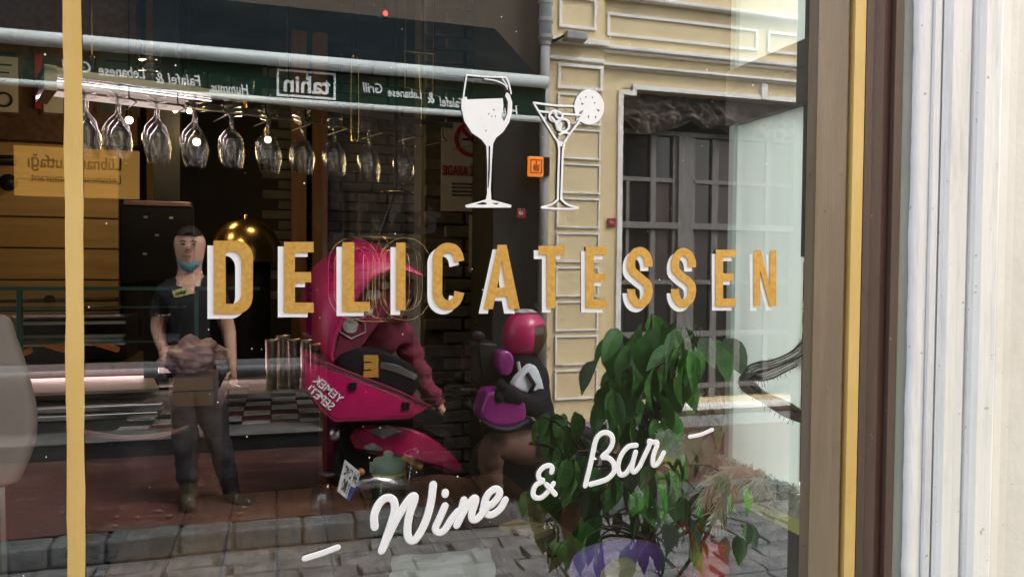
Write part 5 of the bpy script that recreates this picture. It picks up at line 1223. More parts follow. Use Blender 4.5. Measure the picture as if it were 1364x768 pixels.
# small tree on the side street
stt = thing('street_tree', 'small green street tree glimpsed past the edge of the blind', 'tree', (3.3, 3.0, 0))
mb = MB(); mb.tube([(3.3, 3.0, -.02), (3.32, 3.02, .6), (3.28, 3.0, 1.2), (3.34, 3.05, 2.2)], [.05, .04, .035, .02], 8); mb.tube([(3.3, 3.0, 1.0), (3.1, 2.9, 1.5)], [.02, .01], 6); mb.tube([(3.3, 3.0, 1.2), (3.5, 3.1, 1.7)], [.02, .01], 6); mb.build('trunk', M['stem'], stt)
mb = MB(); rnd = random.Random(12)
for _ in range(900):
    u = Vector((rnd.gauss(0, 1), rnd.gauss(0, 1), rnd.gauss(0, 1))).normalized() * rnd.uniform(.3, 1) ** .5
    p = Vector((3.3, 3.0, 1.75)) + Vector((u.x * .55, u.y * .55, u.z * .65)); d = Vector((rnd.uniform(-1, 1), rnd.uniform(-1, 1), rnd.uniform(-1, .3))).normalized(); e = d.orthogonal().normalized() * .03
    mb.add([p - e * .3, p + d * .05 - e, p + d * .11, p + d * .05 + e], [(0, 1, 2, 3)])
mb.build('crown', M['leafmid'], stt)
sh = thing('far_house', 'dark house front across the side street behind the little tree', 'building', (4.6, 4.6, 0))
MB().box(4.0, 9.0, 5.2, 5.6, 0, 5).build('wall', M['slate'], sh)
for i in range(3): MB().box(4.3 + i * 1.3, 5.1 + i * 1.3, 5.17, 5.21, .9, 2.3).build('window', M['darkglass'], sh)

# ------------------------------------------------------------------ table and what stands on it
tz = .75; tx1 = .86
tb_ = thing('table', 'brown plank table just inside the window', 'table', (.2, 1.1, 0))
for i in range(9):
    x1 = tx1 - i * .142; x0 = x1 - .1385
    if i == 0: pr = MB().box(-.06925, .06925, -.58, .58, -.035, 0).build('plank', M['wood'], tb_, bevel=.004, seg=1, local=True); pr.location = Vector(((x0 + x1) / 2, 1.06, tz)) - ORG[tb_.name]
    else: dup(pr, tb_, Vector(((x0 + x1) / 2, 1.06, tz - random.uniform(0, .002))) - ORG[tb_.name])
MB().box(-.38, .84, .52, 1.60, .66, .7145).build('apron', M['wood'], tb_)
for x, y in ((-.36, .54), (.82, .54), (-.36, 1.58), (.82, 1.58)): MB().box(x - .03, x + .03, y - .03, y + .03, 0, .66).build('leg', M['wood'], tb_)
def gz(px, py, z=tz): return G(px, py, z)
jg = thing('glass_jug', 'teal glass jug with a grey green lid on the table', 'jug', gz(517, 712))
c = gz(517, 712); sc = (CAM - c).length / F * 1.06
MB().lathe(c, [(0, .003), (17 * sc, .003), (22 * sc, 8 * sc), (23 * sc, 25 * sc), (21 * sc, 58 * sc), (17 * sc, 72 * sc), (17 * sc, 76 * sc)], 26).build('glass_body', M['jug'], jg, smooth=True)
MB().lathe(c + Vector((0, 0, 72 * sc)), [(19 * sc, 0), (20 * sc, 2 * sc), (19 * sc, 4 * sc)], 26).build('lid_rim', M['juglip'], jg, smooth=True)
MB().lathe(c + Vector((0, 0, 76 * sc)), [(18 * sc, 0), (19.5 * sc, 8 * sc), (17 * sc, 15 * sc), (6 * sc, 17 * sc), (6 * sc, 22 * sc), (4 * sc, 24 * sc), (0, 24 * sc)], 26).build('lid', M['juglid'], jg, smooth=True)
MB().box(c.x - 22 * sc, c.x - 16 * sc, c.y - .008, c.y + .008, c.z + 76 * sc, c.z + 88 * sc).build('spout', M['juglid'], jg, bevel=.003)
wb = thing('plastic_bottle', 'clear plastic bottle with a crumpled amber wrapper behind the jug', 'bottle', gz(550, 690))
c = gz(550, 686); sc = (CAM - c).length / F * 1.06
MB().lathe(c, [(0, .002), (11 * sc, .002), (12 * sc, 10 * sc), (11.2 * sc, 22 * sc), (12 * sc, 34 * sc), (11 * sc, 50 * sc), (5 * sc, 64 * sc), (5 * sc, 74 * sc)], 20).build('bottle_body', M['glass'], wb, smooth=True)
mb = MB(); mb.tube(smooth_pts([P(536, 640, c.y), P(534, 622, c.y), P(540, 610, c.y), P(552, 618, c.y), P(562, 622, c.y)], 5), [6 * sc] * 8 + [4 * sc] * 13, 8); mb.build('wrapper', M['amber'], wb, smooth=True)
mb = MB(); mb.ball(P(548, 612, c.y + .01), (.03, .02, .035), 14, 10, lambda q: q * (1 + .5 * noise.noise(q * 3.3))); mb.build('crumpled_film', M['glass'], wb, smooth=False)
tm = thing('tumbler', 'small clear tumbler standing alone on the table', 'glass', gz(429, 693))
c = gz(429, 693); sc = (CAM - c).length / F * 1.06
MB().lathe(c, [(0, .004), (12 * sc, .004), (13 * sc, 10 * sc), (14 * sc, 40 * sc), (13.2 * sc, 40 * sc), (11.5 * sc, 8 * sc), (0, 7 * sc)], 20).build('glass_wall', M['glass'], tm, smooth=True)
bxw = thing('wooden_box', 'flat pale wooden box at the table edge', 'box', gz(700, 705))
def gbox(pts, z0, z1, nm, m, par): 
    pl2 = [G(x, y, z1) for x, y in pts]; return MB().prism([Vector((p.x, p.y, z0)) for p in pl2], (0, 0, z1 - z0)).build(nm, m, par, bevel=.002, fixn=True)
gbox([(664, 698), (688, 690), (724, 697), (703, 707)], tz + .001, tz + .018, 'tray', M['lightwood'], bxw)
gbox([(704, 706), (733, 697), (737, 702), (710, 712)], tz + .001, tz + .02, 'block', M['lightwood'], bxw)
bb = thing('brown_bottle', 'small dark brown bottle holding a green sprig on the table', 'bottle', gz(735, 765))
c = gz(735, 775); sc = (CAM - c).length / F * 1.06
MB().lathe(c, [(0, .002), (10 * sc, .002), (11 * sc, 6 * sc), (11 * sc, 20 * sc), (6 * sc, 27 * sc), (5.5 * sc, 32 * sc)], 18).build('bottle_body', M['bottlebrown'], bb, smooth=True)
rnd = random.Random(3)
for k in range(6): leaf(bb, c + Vector((0, 0, 30 * sc)), (rnd.uniform(-.6, .6), rnd.uniform(-.4, .4), 1), .045, rnd.choice(['leafmid', 'leafpale']), rnd)
pa = thing('paper_sheet', 'crumpled off white paper lying near the front of the table', 'paper', gz(585, 755))
mb = MB(); vs = []; n = 14
cs = [gz(520, 748), gz(600, 727), gz(655, 738), gz(662, 800), gz(515, 800)]
A_, B_, C_, D_ = gz(522, 746), gz(652, 736), gz(668, 806), gz(516, 806)
for j in range(n + 1):
    for i in range(n + 1):
        u, v = i / n, j / n; p = A_ * (1 - u) * (1 - v) + B_ * u * (1 - v) + C_ * u * v + D_ * (1 - u) * v
        e = .012 * noise.noise((u * 5, v * 5, 1)) + .006 * noise.noise((u * 14, v * 14, 2))
        vs.append(p + Vector((.012 * noise.noise((u * 4, v * 4, 9)), .02 * noise.noise((u * 4, 3, v)), .014 + e)))
mb.add(vs, [(j * (n + 1) + i, (j + 1) * (n + 1) + i, (j + 1) * (n + 1) + i + 1, j * (n + 1) + i + 1) for j in range(n) for i in range(n)])
mb.build('sheet', M['paper'], pa)

# ------------------------------------------------------------------ glass rack with stemware
RZ = 2.06
A0, B0 = G(58, 104, RZ), G(600, 176, RZ)
dirx = (B0 - A0).normalized(); side_ = Vector((-dirx.y, dirx.x, 0))
rk = thing('glass_rack', 'hanging metal glass rack with wire hooks and a glowing strip', 'rack', A0)
def obox(p, q, w0, w1, z0, z1): return MB().prism([Vector((p.x, p.y, z0)) + side_ * w0, Vector((q.x, q.y, z0)) + side_ * w0, Vector((q.x, q.y, z0)) + side_ * w1, Vector((p.x, p.y, z0)) + side_ * w1], (0, 0, z1 - z0))
obox(A0, B0, -.02, -.012, RZ + .012, RZ + .03).build('front_rail', M['plate'], rk, fixn=True)
obox(A0, B0, .20, .208, RZ + .006, RZ + .03).build('rear_rail', M['plate'], rk, fixn=True)
obox(A0, B0, -.012, .20, RZ + .008, RZ + .012).build('glass_shelf', M['caseglass'], rk, fixn=True)
obox(A0, A0 + dirx * .03, -.02, .21, RZ - .035, RZ + .034).build('end_plate', M['plate'], rk, fixn=True)
obox(G(64, 104, RZ), G(268, 131, RZ), .186, .198, RZ - .012, RZ + .003).build('light_strip', M['ledwarm'], rk, fixn=True)
mb = MB()
for k in range(11):
    p = A0 + dirx * (.08 + k * .135); mb.tube([p + Vector((0, 0, RZ + .01 - p.z)), p + Vector((0, 0, -.022)), p + dirx * .02 + Vector((0, 0, -.034)) + side_ * .0, p + dirx * .02 + side_ * .17 + Vector((0, 0, -.034))], .0022, 5)
mb.build('wire_hooks', M['blackp'], rk, kind='stuff')
for f_ in (.1, .55, .95):
    p = A0.lerp(B0, f_) + side_ * .1; MB().tube([p + Vector((0, 0, .02)), Vector((p.x, p.y, 3.149))], .005, 6).build('suspension_rod', M['brass'], rk)
gl_prof = [(.030, 0), (.031, -.003), (.004, -.008), (.0035, -.062), (.005, -.07), (.018, -.083), (.034, -.103), (.0405, -.125), (.041, -.145), (.036, -.175), (.032, -.192)]
gidx = 0; gmesh = None
ld = bpy.data.lights.new('strip_glow', 'AREA'); ld.shape = 'RECTANGLE'; ld.size = .6; ld.size_y = .012; ld.energy = .12; ld.color = (1, .72, .74)
o = bpy.data.objects.new('strip_glow', ld); COL.objects.link(o); o.parent = rk; o.location = (G(165, 118, RZ) + side_ * .19 + Vector((0, 0, -.02))) - ORG[rk.name]; o.rotation_euler = (rad(-20), 0, math.atan2(dirx.y, dirx.x))
names_ = ['leftmost hanging stemmed glass, half hidden by the gold stripe']
for i, px in enumerate([113, 157, 209, 260, 310, 359, 405, 448, 494, 541]):
    n_deep = 3
    for dpt in range(n_deep):
        p = G(px, 104 + (px - 58) * .1328, RZ) + side_ * .02; vd = Vector((p.x - CAM.x, p.y - CAM.y, 0)).normalized(); p = p + vd * (dpt * .075) + dirx * .004 * dpt
        lab = ['front', 'middle', 'rear'][dpt] + ' hanging stemmed glass in the %s file of the rack counting from the gold stripe' % ['first', 'second', 'third', 'fourth', 'fifth', 'sixth', 'seventh', 'eighth', 'ninth', 'tenth'][i]
        if gmesh is None:
            g = MB().lathe(Vector((0, 0, 0)), gl_prof, 18).build('wine_glass', M['glass'], None, smooth=True); me_ = g.data
            me_.transform(Matrix.Translation(g.location)); gmesh = g
            tag(g, lab, 'wine glass', 'stemmed glasses hanging from the rack')
        else:
            g = gmesh.copy(); COL.objects.link(g); g['label'] = lab
        g.location = p + Vector((0, 0, -.004)); g.rotation_euler = (0, 0, i * .7 + dpt); s_ = .95 + .03 * math.sin(i * 2.3 + dpt); g.scale = (s_, s_, s_)
# glasses standing on the rack
tprof = [(0, .003), (.026, .003), (.030, .01), (.034, .085), (.032, .085), (.028, .012), (0, .012)]
sprof = [(0, .003), (.03, .0), (.036, .02), (.03, .034), (.036, .05), (.031, .064)]
def stand(px, prof, label, dz=0, sc_=1.0, back_=.08):
    p = G(px, 104 + (px - 58) * .1328, RZ) + side_ * back_
    g = MB().lathe(Vector((p.x, p.y, RZ + .013 + dz)), [(r * sc_, h * sc_) for r, h in prof], 18).build('tumbler', M['glass'], None, smooth=True, label=label, cat='glass', group='glasses standing on the rack')
    return g
stand(116, tprof, 'upright tumbler on the rack just right of the gold stripe')
for k, wd in enumerate(('lowest', 'second', 'third', 'topmost')): stand(207, [(0, .002), (.034, .0), (.037, .02), (.030, .036), (.036, .044), (.033, .048)], '%s glass bowl of the stack on the rack' % wd, dz=k * .034)
dome = [(.036, 0), (.038, .01), (.034, .026), (.02, .038), (0, .042)]
stand(173, dome, 'upturned glass bowl on the rack left of the stack', sc_=1.0); stand(238, dome, 'upturned glass bowl on the rack right of the stack', sc_=.8)
for px, lb_ in ((269, 'first tumbler on the rack after the upturned bowl'), (302, 'middle one of the three plain tumblers on the rack'), (335, 'tumbler on the rack left of the mirrored white logo')): stand(px, tprof, lb_, sc_=1.0)

# ------------------------------------------------------------------ hanging lamps and ornaments
cgx = thing('wire_pendant', 'gold wire cage pendant of rounded loops on a black rod', 'pendant lamp', P(505, 372, 1.35))
cc = P(505, 371, 1.35); pw = (cc - CAM).length / F
def stadium(c, dirh, hw_, hh_, n=8):
    pts = []
    r = hw_
    for i in range(n + 1): a_ = math.pi * i / n; pts.append((r * math.cos(a_), hh_ - r + r * math.sin(a_)))
    for i in range(n + 1): a_ = math.pi + math.pi * i / n; pts.append((r * math.cos(a_), -(hh_ - r) + r * math.sin(a_)))
    return [c + dirh * x + Vector((0, 0, z)) for x, z in pts]
for k in range(12):
    a_ = 2 * math.pi * k / 12; rdv = Vector((math.cos(a_), math.sin(a_), 0)); tgv = Vector((-rdv.y, rdv.x, 0))
    MB().tube(stadium(cc + rdv * 36 * pw, (rdv + tgv * .15).normalized(), 34 * pw if k % 2 else 22 * pw, (54 if k % 2 else 42) * pw), .0022, 6, closed=True).build('wire_loop', M['goldwire'], cgx, smooth=True)
MB().tube([cc + Vector((30 * pw * math.cos(t), 30 * pw * math.sin(t), 54 * pw)) for t in [2 * math.pi * i / 24 for i in range(24)]], .0022, 6, closed=True).build('top_ring', M['goldwire'], cgx, smooth=True)
MB().tube([cc + Vector((30 * pw * math.cos(t), 30 * pw * math.sin(t), -54 * pw)) for t in [2 * math.pi * i / 24 for i in range(24)]], .0022, 6, closed=True).build('bottom_ring', M['goldwire'], cgx, smooth=True)
tp = P(527, 256, 1.35)
MB().tube([cc + Vector((0, 0, 54 * pw)), Vector((tp.x, tp.y, tp.z)), Vector((tp.x, tp.y, 3.149))], .006, 8).build('rod', M['blackp'], cgx)
MB().lathe(Vector((tp.x, tp.y, tp.z - .002)), [(0, .003), (20 * pw, .003), (20 * pw, 0), (0, 0)], 26).build('canopy_disc', M['goldwire'], cgx)
MB().tube([cc + Vector((-30 * pw, 0, 54 * pw)), cc + Vector((30 * pw, 0, 54 * pw))], .0016, 6).build('top_bar', M['goldwire'], cgx)
for nm_, px, py, lbl in (('hanging_wire', 473, 78, 'black hanging cord ending in a small wire hook'),):
    t = thing(nm_, lbl, 'wire', P(px, py, 1.5)); q = P(px, py, 1.5)
    MB().tube([q, Vector((q.x - .006, q.y, (q.z + 3.149) / 2)), Vector((q.x, q.y, 3.149))], .005, 6).build('cord', M['blackp'], t)
    MB().tube(smooth_pts([q, q + Vector((-.012, 0, -.01)), q + Vector((-.012, 0, -.26)), q + Vector((0, 0, -.275)), q + Vector((.012, 0, -.26)), q + Vector((.010, 0, -.02)), q], 4), .0016, 5).build('wire_loop', M['goldwire'], t)
bf = thing('hanging_rods', 'hanging brass rod frame with one crossbar', 'hanging frame', P(556, 70, 1.5))
for px in (540, 577):
    q = P(px, 130 if px == 577 else 118, 1.5); MB().tube([q, Vector((q.x, q.y, 3.149))], .0055, 8).build('upright', M['brass'], bf)
MB().tube([P(538, 68, 1.5), P(579, 72, 1.5)], .006, 8).build('crossbar', M['brass'], bf)
MB().tube([P(558, 70, 1.5), P(560, 122, 1.5)], .003, 6).build('drop_rod', M['brass'], bf)
MB().tube([P(540, 116, 1.5), P(585, 128, 1.5)], .003, 6).build('crossbar', M['brass'], bf)
lb2 = thing('red_indicator', 'tiny red warning light on the ceiling fitting', 'indicator light', P(511, 20, 2.2))
q = P(511, 20, 2.2); MB().tube([q + Vector((0, 0, .02)), Vector((q.x, q.y, 3.149))], .008, 6).build('stalk', M['blackp'], lb2); MB().ball(q, .026, 12, 8).build('housing', M['blackp'], lb2, smooth=True); MB().ball(q + Vector((.004, -.018, 0)), .012, 10, 6).build('lamp', M['redled'], lb2, smooth=True)
for i, (px, py, Y, lbl, e_) in enumerate([(172, 160, 2.6, 'lit bulb shining behind the second file of hanging glasses', 9), (262, 189, 2.3, 'lit bulb shining through the fourth hanging glass', 9), (357, 186, 2.7, 'lit bulb shining through the sixth hanging glass', 7), (234, 147, 3.0, 'lit bulb high between the third and fourth hanging glasses', 7), (252, 148, 3.1, 'smaller lit bulb just right of the high one', 5)]):
    q = P(px, py, Y); t = thing('pendant_bulb', lbl, 'light bulb', q, 'bare bulbs hanging in the room')
    MB().ball(q, .016 if i < 3 else .013, 14, 10).build('bulb', M['bulb'], t, smooth=True); MB().lathe(q + Vector((0, 0, .013)), [(.014, 0), (.014, .045), (0, .05)], 10).build('socket', M['brass'], t); MB().tube([q + Vector((0, 0, .06)), Vector((q.x, q.y, 3.149))], .0035, 5).build('flex', M['blackp'], t)
    ld = bpy.data.lights.new('bulb_light', 'POINT'); ld.energy = e_ * .08; ld.color = (1, .68, .34); ld.shadow_soft_size = .04
    lo_ = bpy.data.objects.new('bulb_light', ld); COL.objects.link(lo_); lo_.parent = t; lo_.location = (0, 0, -.06)

# ------------------------------------------------------------------ left side of the room: board wall, counter, machines
PW = 3.5
bwl = thing('board_wall', 'warm lit wall of pale horizontal boards behind the counter', 'wall', (X(60, PW), PW, 0))
wx0, wx1 = -3.0, X(158, PW)
zb0 = Z(80, 480, PW); ys_ = [192, 240, 290, 331, 373, 414, 455, 500]
MB().box(wx0, wx1 - .002, PW + .026, PW + .08, 0, 2.6).build('backing', M['wood'], bwl)
for k in range(len(ys_) - 1):
    za_, zc_ = Z(80, ys_[k], PW), Z(80, ys_[k + 1], PW)
    MB().box(wx0, wx1, PW + random.uniform(0, .003), PW + .024, zc_ + .005, za_ - .003).build('board', M['plank'], bwl, bevel=.003, seg=1)
MB().box(wx0, wx1 + .1, PW - .02, PW + .1, Z(80, 190, PW), 3.149).build('dark_header', M['wood'], bwl)
for px in (196, 222): MB().box(X(px, PW + .2), X(px + 16, PW + .2), PW + .2, PW + .3, 0, 3.149).build('post', M['post'], None, label='orange brown wooden post %s the black monitor' % ('just right of the board wall behind' if px == 196 else 'further from the board wall behind'), cat='post', group='wooden posts behind the counter')
MB().box(X(205, 3.2), X(240, 3.2), 3.2, 3.3, 0, 3.149).build('dark_post', M['dark'], None, label='thick black post behind the third hanging glass', cat='post')
for px, lbl in ((388, 'orange brown post left of centre on the back wall'), (416, 'second orange brown post on the back wall')): MB().box(X(px, 4.3), X(px + 20, 4.3), 4.3, 4.4, 0, 3.149).build('post', M['post'], None, label=lbl, cat='post', group='posts at the back wall')
pf = thing('wall_pipe', 'black horizontal pipe with a collar in front of the board wall', 'pipe', P(0, 213, PW - .1))
MB().tube([P(-60, 211, PW - .1), P(20, 214, PW - .1)], .028, 10).build('upper_pipe', M['blackp'], pf, smooth=True); MB().tube([P(-60, 241, PW - .1), P(20, 244, PW - .1)], .018, 10).build('lower_pipe', M['blackp'], pf, smooth=True); MB().ball(P(11, 243, PW - .1), .045, 10, 8).build('collar', M['blackp'], pf, smooth=True)
def frame_notice(a_, lbl, stamp=False, m_=M['posterw']):
    t, q0, q1 = notice(*a_, lbl, False, m_); MB().box(q0.x - .015, q1.x + .015, a_[4] + .007, a_[4] + .02, q1.z - .015, q0.z + .015).build('frame', M['wood'], t)
    for k in range(3): 
        zl_ = q0.z + (q1.z - q0.z) * (.15 + .14 * k); MB().box(q0.x + .03, q0.x + (q1.x - q0.x) * (.8 - .1 * k), a_[4] - .002, a_[4], zl_ - .004, zl_ + .004).build('print_line', M['ink'], t)
    if stamp: cst = Vector(((q0.x + q1.x) / 2, a_[4] - .002, q0.z + (q1.z - q0.z) * .78)); MB().tube([cst + Vector((.035 * math.cos(t_), 0, .035 * math.sin(t_))) for t_ in [2 * math.pi * i / 16 for i in range(16)]], .006, 5, closed=True).build('stamp', M['ink'], t)
frame_notice((-14, 74, 24, 150, PW - .05), 'framed certificate with a round stamp, high on the dark wall', True)
frame_notice((58, 104, 84, 151, PW - .05), 'pale notice with a dark square, left of the gold stripe')
q = notice(46, 72, 56, 145, PW - .05, 'narrow red strip hanging beside the framed certificate', False, M['red'])
frame_notice((132, 68, 182, 152, PW - .05), 'dark framed picture behind the glass rack', False, M['slate'])
# wall clutter on boards
# POS monitor
mo = thing('monitor', 'back of a black screen with a pink lit top edge on the counter', 'monitor', P(205, 375, 2.6))
MY_ = 2.6; q0, q1 = P(158, 270, MY_), P(258, 376, MY_)
MB().box(q0.x, q1.x, MY_, MY_ + .05, q1.z, q0.z).build('casing', M['blackp'], mo, bevel=.012)
MB().box(q0.x + .02, q1.x - .01, MY_ - .012, MY_ + .05, q0.z - .010, q0.z + .012).build('top_edge', mat('pink_lit_metal', (.30, .18, .22), .35, (.2, .12, .15), 6, metal=.5), mo, bevel=.004)  # pink light along the top edge is painted in as a mauve colour
for (x, y) in ((194, 289), (228, 290), (209, 313), (193, 338)): 
    c = P(x, y, MY_ - .001); MB().box(c.x - .008, c.x + .008, MY_ - .003, MY_, c.z - .005, c.z + .005).build('label', M['sticker'], mo)
MB().box(P(200, 380, MY_).x - .03, P(200, 380, MY_).x + .03, MY_ + .01, MY_ + .04, 1.0, q1.z).build('neck', M['blackp'], mo); MB().box(P(200, 380, MY_).x - .12, P(200, 380, MY_).x + .12, MY_ - .06, MY_ + .1, .981, .999).build('foot', M['blackp'], mo)
# display counter
CY = 2.0
ct = thing('display_counter', 'glass display counter with a pink lit shelf and chrome edges', 'counter', (X(60, CY), CY + .3, 0))
cx0, cx1 = -2.6, X(236, CY)
zc0 = Z(100, 553, CY); zc1 = Z(100, 538, CY)
MB().box(cx0, cx1, CY, CY + .8, .1, zc0 - .02).build('body', M['greywall'], ct)
MB().box(cx0, cx1 + .02, CY - .012, CY + .02, zc0 - .018, zc0 + .004).build('chrome_edge', M['chrome'], ct, bevel=.004); MB().box(cx0, cx1 + .01, CY - .01, CY + .02, zc1 - .03, zc1 - .008).build('chrome_edge', M['chrome'], ct, bevel=.004)
MB().box(cx0, cx1, CY + .021, CY + .8, zc0 - .018, zc1 - .04).build('plinth', M['greywall'], ct)
sh0 = zc1 - .005
mb = MB(); mb.prism([G(-200, 536, sh0), G(212, 521, sh0), G(203, 503, sh0), G(-200, 512, sh0)], (0, 0, .012)); mb.build('pink_shelf', M['pinkshelf'], ct, fixn=True)
gA, gB = P(-100, 501, CY + .72), P(228, 492, CY + .72)
MB().box(-2.6, gB.x, CY + .70, CY + .72, gB.z - .012, gB.z + .012).build('pink_light', M['led'], ct)
def strip_light(par, p, size, energy, col, rot):
    ld = bpy.data.lights.new('strip_glow', 'AREA'); ld.shape = 'RECTANGLE'; ld.size = size[0]; ld.size_y = size[1]; ld.energy = energy; ld.color = col
    o = bpy.data.objects.new('strip_glow', ld); COL.objects.link(o); o.parent = par; o.location = Vector(p) - ORG[par.name]; o.rotation_euler = rot
strip_light(ct, (-1.1, CY + .695, gB.z + .002), (2.6, .02), .4, (1, .60, .64), (rad(-70), 0, 0))
zt_ = Z(150, 384, CY + .1)
MB().box(cx0, cx1 + .3, CY + .1, CY + .55, zt_ - .005, zt_ + .005).build('top_glass', M['caseglass'], ct); MB().box(cx0, cx1 + .3, CY + .092, CY + .099, zt_ - .007, zt_ + .007).build('glass_edge', M['edgeglass'], ct)
MB().box(cx0, cx1, CY + .1, CY + .106, zc1, zt_ - .006).build('front_glass', M['caseglass'], ct)
for py in (406, 450): 
    zq = Z(150, py, CY + .3); MB().box(cx0, cx1 + .02, CY + .12, CY + .5, zq - .003, zq + .003).build('glass_shelf', M['caseglass'], ct); MB().box(cx0, cx1 + .02, CY + .116, CY + .1195, zq - .004, zq + .004).build('glass_edge', M['edgeglass'], ct)
for px in (26, 262): xq = X(px, CY + .1); MB().box(xq - .008, xq + .008, CY + .09, CY + .108, zc1, zt_ - .008).build('glass_post', M['edgeglass'], ct)
# things in and behind the case
bt = thing('bread_machine', 'dark machine with a steel ledge behind the display glass', 'machine', P(90, 480, 2.75))
q0, q1 = P(30, 424, 2.75), P(168, 480, 2.75); MB().box(q0.x, q1.x, 2.75, 3.1, q1.z, q0.z).build('housing', M['blackp'], bt, bevel=.01); MB().box(q0.x, q1.x, 2.73, 2.749, Z(90, 460, 2.75), Z(90, 454, 2.75)).build('ledge', M['steel'], bt); MB().box(q0.x, q1.x, 2.745, 2.749, Z(90, 432, 2.75), Z(90, 428, 2.75)).build('upper_ledge', M['chrome'], bt)
MB().box(q0.x, q1.x + .1, 2.7, 3.2, 0, q1.z - .002).build('stand', M['wood'], bt)
for px0, py0, px1, py1, lbl in ((46, 453, 106, 472, 'orange wooden comb rack lying over the machine, longest of them'), (108, 450, 158, 466, 'thin orange wooden stick right of the gold stripe'), (30, 470, 41, 466, 'short orange wooden stub at the left edge of the case')):
    p, q = P(px0, py0, 2.70), P(px1, py1, 2.70); t = thing('wooden_tong', lbl, 'utensil', p, 'orange wooden utensils in the case')
    d = (q - p).normalized(); nrm2 = d.cross(Vector((0, 1, 0))).normalized()
    MB().prism([p - nrm2 * .016, q - nrm2 * .012, q + nrm2 * .010, p + nrm2 * .014], (0, .03, 0)).build('bar', M['tongs'], t, bevel=.004, fixn=True)
    if px0 == 46:
        for k in range(5): r_ = p.lerp(q, .35 + k * .13); MB().box(r_.x - .008, r_.x + .008, 2.695, 2.72, r_.z + .008, r_.z + .026).build('tooth', M['tongs'], t)
rod = thing('wall_rail', 'thin dark rail with a knob in front of the lit boards', 'rail', P(60, 402, 3.4)); MB().tube([P(-60, 404, 3.4), P(64, 400, 3.4), P(158, 398, 3.4)], .012, 8).build('rail', M['wood'], rod, smooth=True); MB().ball(P(66, 400, 3.38), .03, 10, 8).build('knob', M['blackp'], rod, smooth=True)
# box and bag at the end of the counter
cb = thing('cardboard_box', 'brown cardboard box at the end of the display counter', 'box', P(257, 540, 1.9)); q0, q1 = P(230, 504, 1.86), P(285, 540, 1.86)
MB().box(q0.x, q1.x, 1.86, 2.1, q1.z, q0.z).build('carton', M['card'], cb, bevel=.004); MB().box(q0.x - .002, q1.x + .002, 1.857, 2.102, q0.z - .05, q0.z - .046).build('flap_seam', M['wood'], cb)
MB().box(q0.x - .05, q1.x + .03, 1.84, 2.3, .0, q1.z - .002).build('side_stand', M['wood'], None, label='low dark stand under the cardboard box', cat='stand')
bg_ = thing('plastic_bag', 'crumpled pink plastic bag resting on the cardboard box', 'bag', P(258, 503, 1.95)); bcen = P(258, 487, 1.97)
mb = MB(); mb.ball(bcen, (.115, .10, .062), 48, 32, lambda q: q * (1 + .35 * noise.noise(q * 2.2) + .16 * noise.noise(q * 6) - .12 * abs(noise.noise(Vector((math.atan2(q.y, q.x) * 5, q.z * 1.2, 0))))) + Vector((0, 0, .25 * max(0, 1 - math.hypot(q.x, q.y) * 2.2)) if q.z > 0 else (0, 0, 0)))
mn = min(v.z for v in mb.v); dz_ = q0.z + .002 - mn; mb.v = [v + Vector((0, 0, dz_)) for v in mb.v]; mb.build('bag_film', M['bag'], bg_, smooth=True)
# brass dome machine and shakers
em = thing('brass_dome', 'polished brass dome of the coffee machine at the back', 'coffee machine', P(326, 400, 2.9))
c = P(328, 322, 2.9); MB().lathe(Vector((c.x, c.y, c.z - .04)), [(.17, -.06), (.17, .0), (.165, .03), (.14, .09), (.09, .135), (.03, .155), (.012, .158), (.012, .175), (0, .18)], 28).build('dome', M['brass'], em, smooth=True)
MB().lathe(Vector((c.x, c.y, .9)), [(.0, 0), (.115, 0), (.12, c.z - .945), (0, c.z - .945)], 28).build('boiler', M['blackp'], em, smooth=True)
MB().tube(smooth_pts([P(300, 345, 2.85), P(299, 320, 2.85), P(307, 308, 2.85), P(318, 318, 2.87)], 4), .008, 8).build('spout', M['brass'], em, smooth=True)
bc = thing('bar_counter', 'dark bar counter carrying the steel shakers and the coffee machine', 'counter', (X(330, 2.4), 2.5, 0)); zq = Z(360, 519, 2.35)
MB().box(X(296, 2.35), X(424, 2.35), 2.3, 3.15, 0, zq - .03).build('body', M['room'], bc); MB().box(X(290, 2.35), X(428, 2.35), 2.28, 3.16, zq - .029, zq).build('top', M['greystep'], bc, bevel=.003)
em.location.z = ORG[em.name].z; 
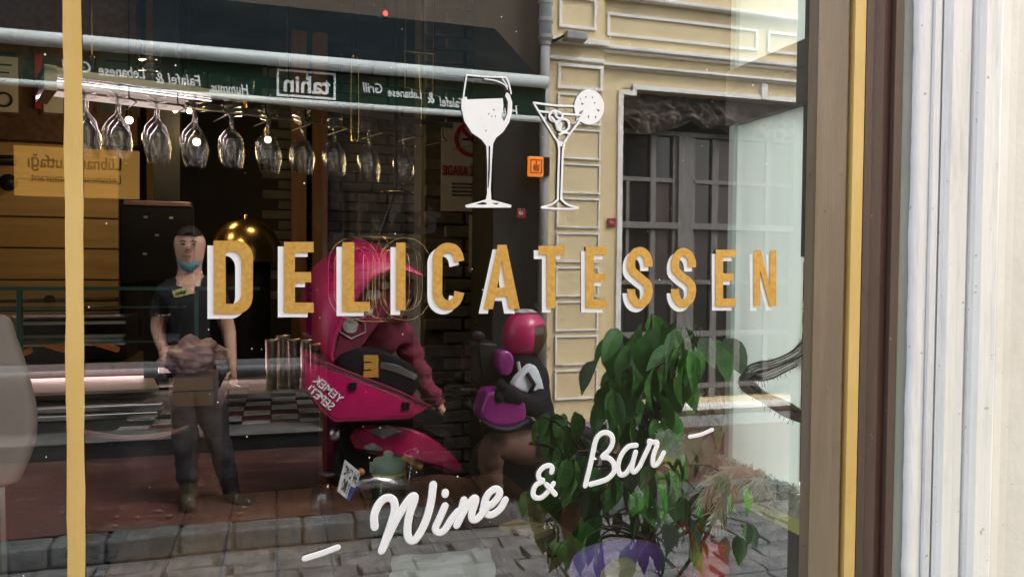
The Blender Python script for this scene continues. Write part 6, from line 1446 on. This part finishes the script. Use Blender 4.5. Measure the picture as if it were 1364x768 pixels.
for i, (px, s_) in enumerate(((362, 1.0), (377, 1.06), (392, 1.0), (408, .96), (428, .9))):
    if i == 4: px = 420
    p = P(px, 518, 2.35 + .05 * (i % 2)); t = thing('steel_shaker', 'tall steel shaker, %s in the row on the bar counter' % ['first from the coffee machine', 'second from the coffee machine', 'third from the coffee machine', 'fourth from the coffee machine', 'last from the coffee machine'][i], 'cocktail shaker', Vector((p.x, p.y, zq)), 'steel shakers on the bar')
    MB().lathe(Vector((p.x, p.y, zq + .001)), [(0, 0), (.022 * s_, 0), (.024 * s_, .08 * s_), (.029 * s_, .215 * s_), (.031 * s_, .222 * s_), (.028 * s_, .222 * s_), (.023 * s_, .1 * s_), (0, .02)], 22).build('cup', M['steel'], t, smooth=True)
# chairs
ch = thing('shell_chair', 'taupe rounded shell chair close to the glass at the picture edge', 'chair', (X(-40, .95), .95, 0))
mb = MB(); n = 14; vs = []
out = smooth_pts([Vector((-70, 422, 0)), Vector((0, 420, 0)), Vector((18, 452, 0)), Vector((34, 500, 0)), Vector((45, 550, 0)), Vector((43, 590, 0)), Vector((30, 625, 0)), Vector((8, 650, 0)), Vector((-80, 660, 0))], 4)
pp2 = [P(p.x, p.y, .95) for p in out]; mb.prism(pp2, (0, .05, 0)); mb.build('shell', M['chair'], ch, bevel=.02, smooth=True, fixn=True)
for x in (X(-120, .95), X(-10, .95)): MB().tube([(x, 1.0, Z(0, 640, .95)), (x, 1.05, 0)], .014, 8).build('leg', M['chrome'], ch)
c2 = thing('bucket_chair', 'dark bucket chair with a dusty pink curved rim', 'chair', (X(180, 1.35), 1.4, 0))
rimp = [P(x, y, Y) for x, y, Y in ((100, 571, 1.75), (112, 576, 1.5), (145, 582, 1.38), (180, 584, 1.34), (215, 580, 1.38), (240, 574, 1.5), (250, 569, 1.75))]; rr = smooth_pts(rimp, 6)
MB().tube(rr, .011, 8).build('rim', M['pinkrim'], c2, smooth=True)
mb = MB(); lowp = [Vector((p.x * .8 + X(180, 1.35) * .2, p.y, p.z - .30)) for p in rr]; nn = len(rr)
mb.add(rr + lowp, [(i, i + 1, nn + i + 1, nn + i) for i in range(nn - 1)]); o = mb.build('bucket', M['chairdark'], c2, smooth=True); sdm = o.modifiers.new('t', 'SOLIDIFY'); sdm.thickness = .02
mb = MB(); mb.box(min(p.x for p in lowp), max(p.x for p in lowp), 1.35, 1.75, lowp[0].z - .03, lowp[0].z); mb.build('seat', M['chairdark'], c2, bevel=.01)
for x in (X(140, 1.4), X(220, 1.4)):
    for y in (1.42, 1.7): MB().tube([(x, y, lowp[0].z - .03), (x, y, 0)], .012, 6).build('leg', M['blackp'], c2)
